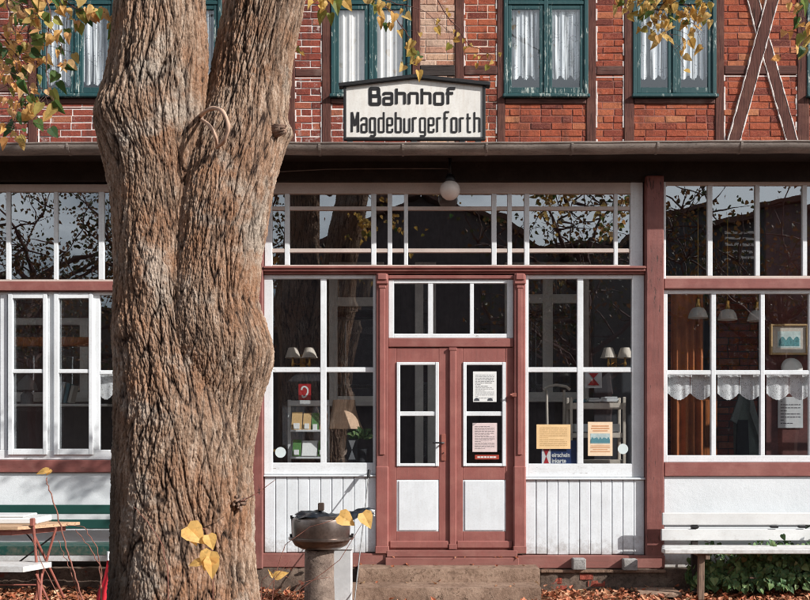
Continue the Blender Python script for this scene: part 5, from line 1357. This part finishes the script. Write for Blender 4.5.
def yard_tree(x,y,h,rad,nl,lab,seed):
    rr=random.Random(seed); t=empty('yard_tree',(x,y,0),lab,'tree','trees across the yard'); mb=MB(); cr=MB()
    mb.tube([(x,y,-.1),(x+.1,y,h*.25),(x,y+.1,h*.55)],[.3,.24,.16],10)
    for k in range(13):
        p=Vector((x,y,h*rr.uniform(.25,.55))); d=Vector((rr.gauss(0,1),rr.gauss(0,1),rr.uniform(.4,1.3))).normalized(); pts=[p]
        for _ in range(6): d=(d+Vector((rr.gauss(0,.22),rr.gauss(0,.22),rr.gauss(.05,.15)))).normalized(); pts.append(pts[-1]+d*rad*.23)
        mb.tube(pts,[.12,.09,.07,.05,.035,.02,.01],6)
        for i in range(2,7):
            for _ in range(3):
                e=Vector((rr.gauss(0,1),rr.gauss(0,1),rr.gauss(.2,.7))).normalized(); q=[pts[i]]
                for _ in range(3): e=(e+Vector((rr.gauss(0,.3),rr.gauss(0,.3),rr.gauss(-.05,.2)))).normalized(); q.append(q[-1]+e*.4)
                mb.tube(q,[.03,.02,.012,.006],4)
                for _ in range(nl):
                    b=rr.choice(q[1:])+Vector((rr.gauss(0,.3),rr.gauss(0,.3),rr.gauss(0,.25))); cr.leaf(b,(rr.gauss(0,1),rr.gauss(0,1),-.8),(rr.gauss(0,1),rr.gauss(0,1),.5),rr.uniform(.075,.125))
    mb.build('trunk',M['twig'],t); cr.build('crown',M['leaf_far'],t)
for i,(x,y,h,r_,nl,lab) in enumerate(((-6.5,-20,11,3.6,6,'autumn tree across the yard left of the shed'),(-12,-22,12,4,9,'broad tree across the yard far left'),(-17,-19,11,4,9,'outermost tree across the yard on the left'),(5.2,-19,11.5,3.2,4,'sparse rusty tree before the shed'),(10.5,-17,10,3.2,5,'rusty tree before the large house'),(-9,-30,13,4,7,'tall tree behind the yard on the left'),(16,-22,10,3,4,'small tree before the large house on the right'))):
    yard_tree(x,y,h,r_,int(nl*2.6),lab,i+40)

# ================================================================ LIGHT, SKY, CAMERA
scene=bpy.context.scene
el,az=R(31),R(61)
sd=Vector((math.sin(az)*math.cos(el),-math.cos(az)*math.cos(el),math.sin(el)))
sl=bpy.data.lights.new('sun','SUN'); sl.energy=5.0; sl.angle=R(.5); sl.color=(1,.965,.92)
so=bpy.data.objects.new('sun',sl); so.rotation_euler=(-sd).to_track_quat('-Z','Y').to_euler(); so.location=(8,-8,12); C.objects.link(so)
w=bpy.data.worlds.new('World'); scene.world=w; w.use_nodes=True
nt=w.node_tree; bg=nt.nodes['Background']; sk=nt.nodes.new('ShaderNodeTexSky'); sk.sky_type='NISHITA'; sk.sun_disc=False
sk.sun_elevation=el; sk.sun_rotation=math.atan2(sd.x,sd.y); sk.dust_density=2.0; sk.air_density=1.0
tc=nt.nodes.new('ShaderNodeTexCoord'); mp=nt.nodes.new('ShaderNodeMapping'); mp.inputs['Scale'].default_value=(1,1,2.6)
nt.links.new(tc.outputs['Generated'],mp.inputs[0])
cn=nt.nodes.new('ShaderNodeTexNoise'); cn.inputs['Scale'].default_value=1.6; cn.inputs['Detail'].default_value=7; cn.inputs['Roughness'].default_value=.6
nt.links.new(mp.outputs[0],cn.inputs['Vector'])
mr=nt.nodes.new('ShaderNodeMapRange'); mr.inputs[1].default_value=.40; mr.inputs[2].default_value=.56; nt.links.new(cn.outputs['Fac'],mr.inputs[0])
sx_=nt.nodes.new('ShaderNodeSeparateXYZ'); nt.links.new(tc.outputs['Generated'],sx_.inputs[0])
m2=nt.nodes.new('ShaderNodeMapRange'); m2.inputs[1].default_value=.75; m2.inputs[2].default_value=.35; nt.links.new(sx_.outputs[2],m2.inputs[0])
mu=nt.nodes.new('ShaderNodeMath'); mu.operation='MULTIPLY'; nt.links.new(mr.outputs[0],mu.inputs[0]); nt.links.new(m2.outputs[0],mu.inputs[1])
cm=nt.nodes.new('ShaderNodeMix'); cm.data_type='RGBA'; cm.inputs[7].default_value=(13.5,14.6,15.6,1)
nt.links.new(mu.outputs[0],cm.inputs[0]); nt.links.new(sk.outputs[0],cm.inputs[6]); nt.links.new(cm.outputs[2],bg.inputs[0]); bg.inputs[1].default_value=.085
cam=bpy.data.cameras.new('camera'); co=bpy.data.objects.new('camera',cam); C.objects.link(co)
co.location=(0,-10,1.5); co.rotation_euler=(R(90),0,0); cam.sensor_width=36; cam.lens=36*10/8.1; cam.shift_y=135/810; cam.clip_end=500
scene.camera=co
vs_=scene.view_settings; vs_.view_transform='Standard'; vs_.look='None'; vs_.gamma=1; vs_.use_curve_mapping=False; vs_.exposure=.34
scene.cycles.use_denoising=True
try: scene.cycles.denoiser='OPENIMAGEDENOISE'
except Exception: pass
scene.cycles.filter_width=1.05; scene.cycles.max_bounces=8; scene.cycles.transparent_max_bounces=16; scene.cycles.sample_clamp_indirect=6
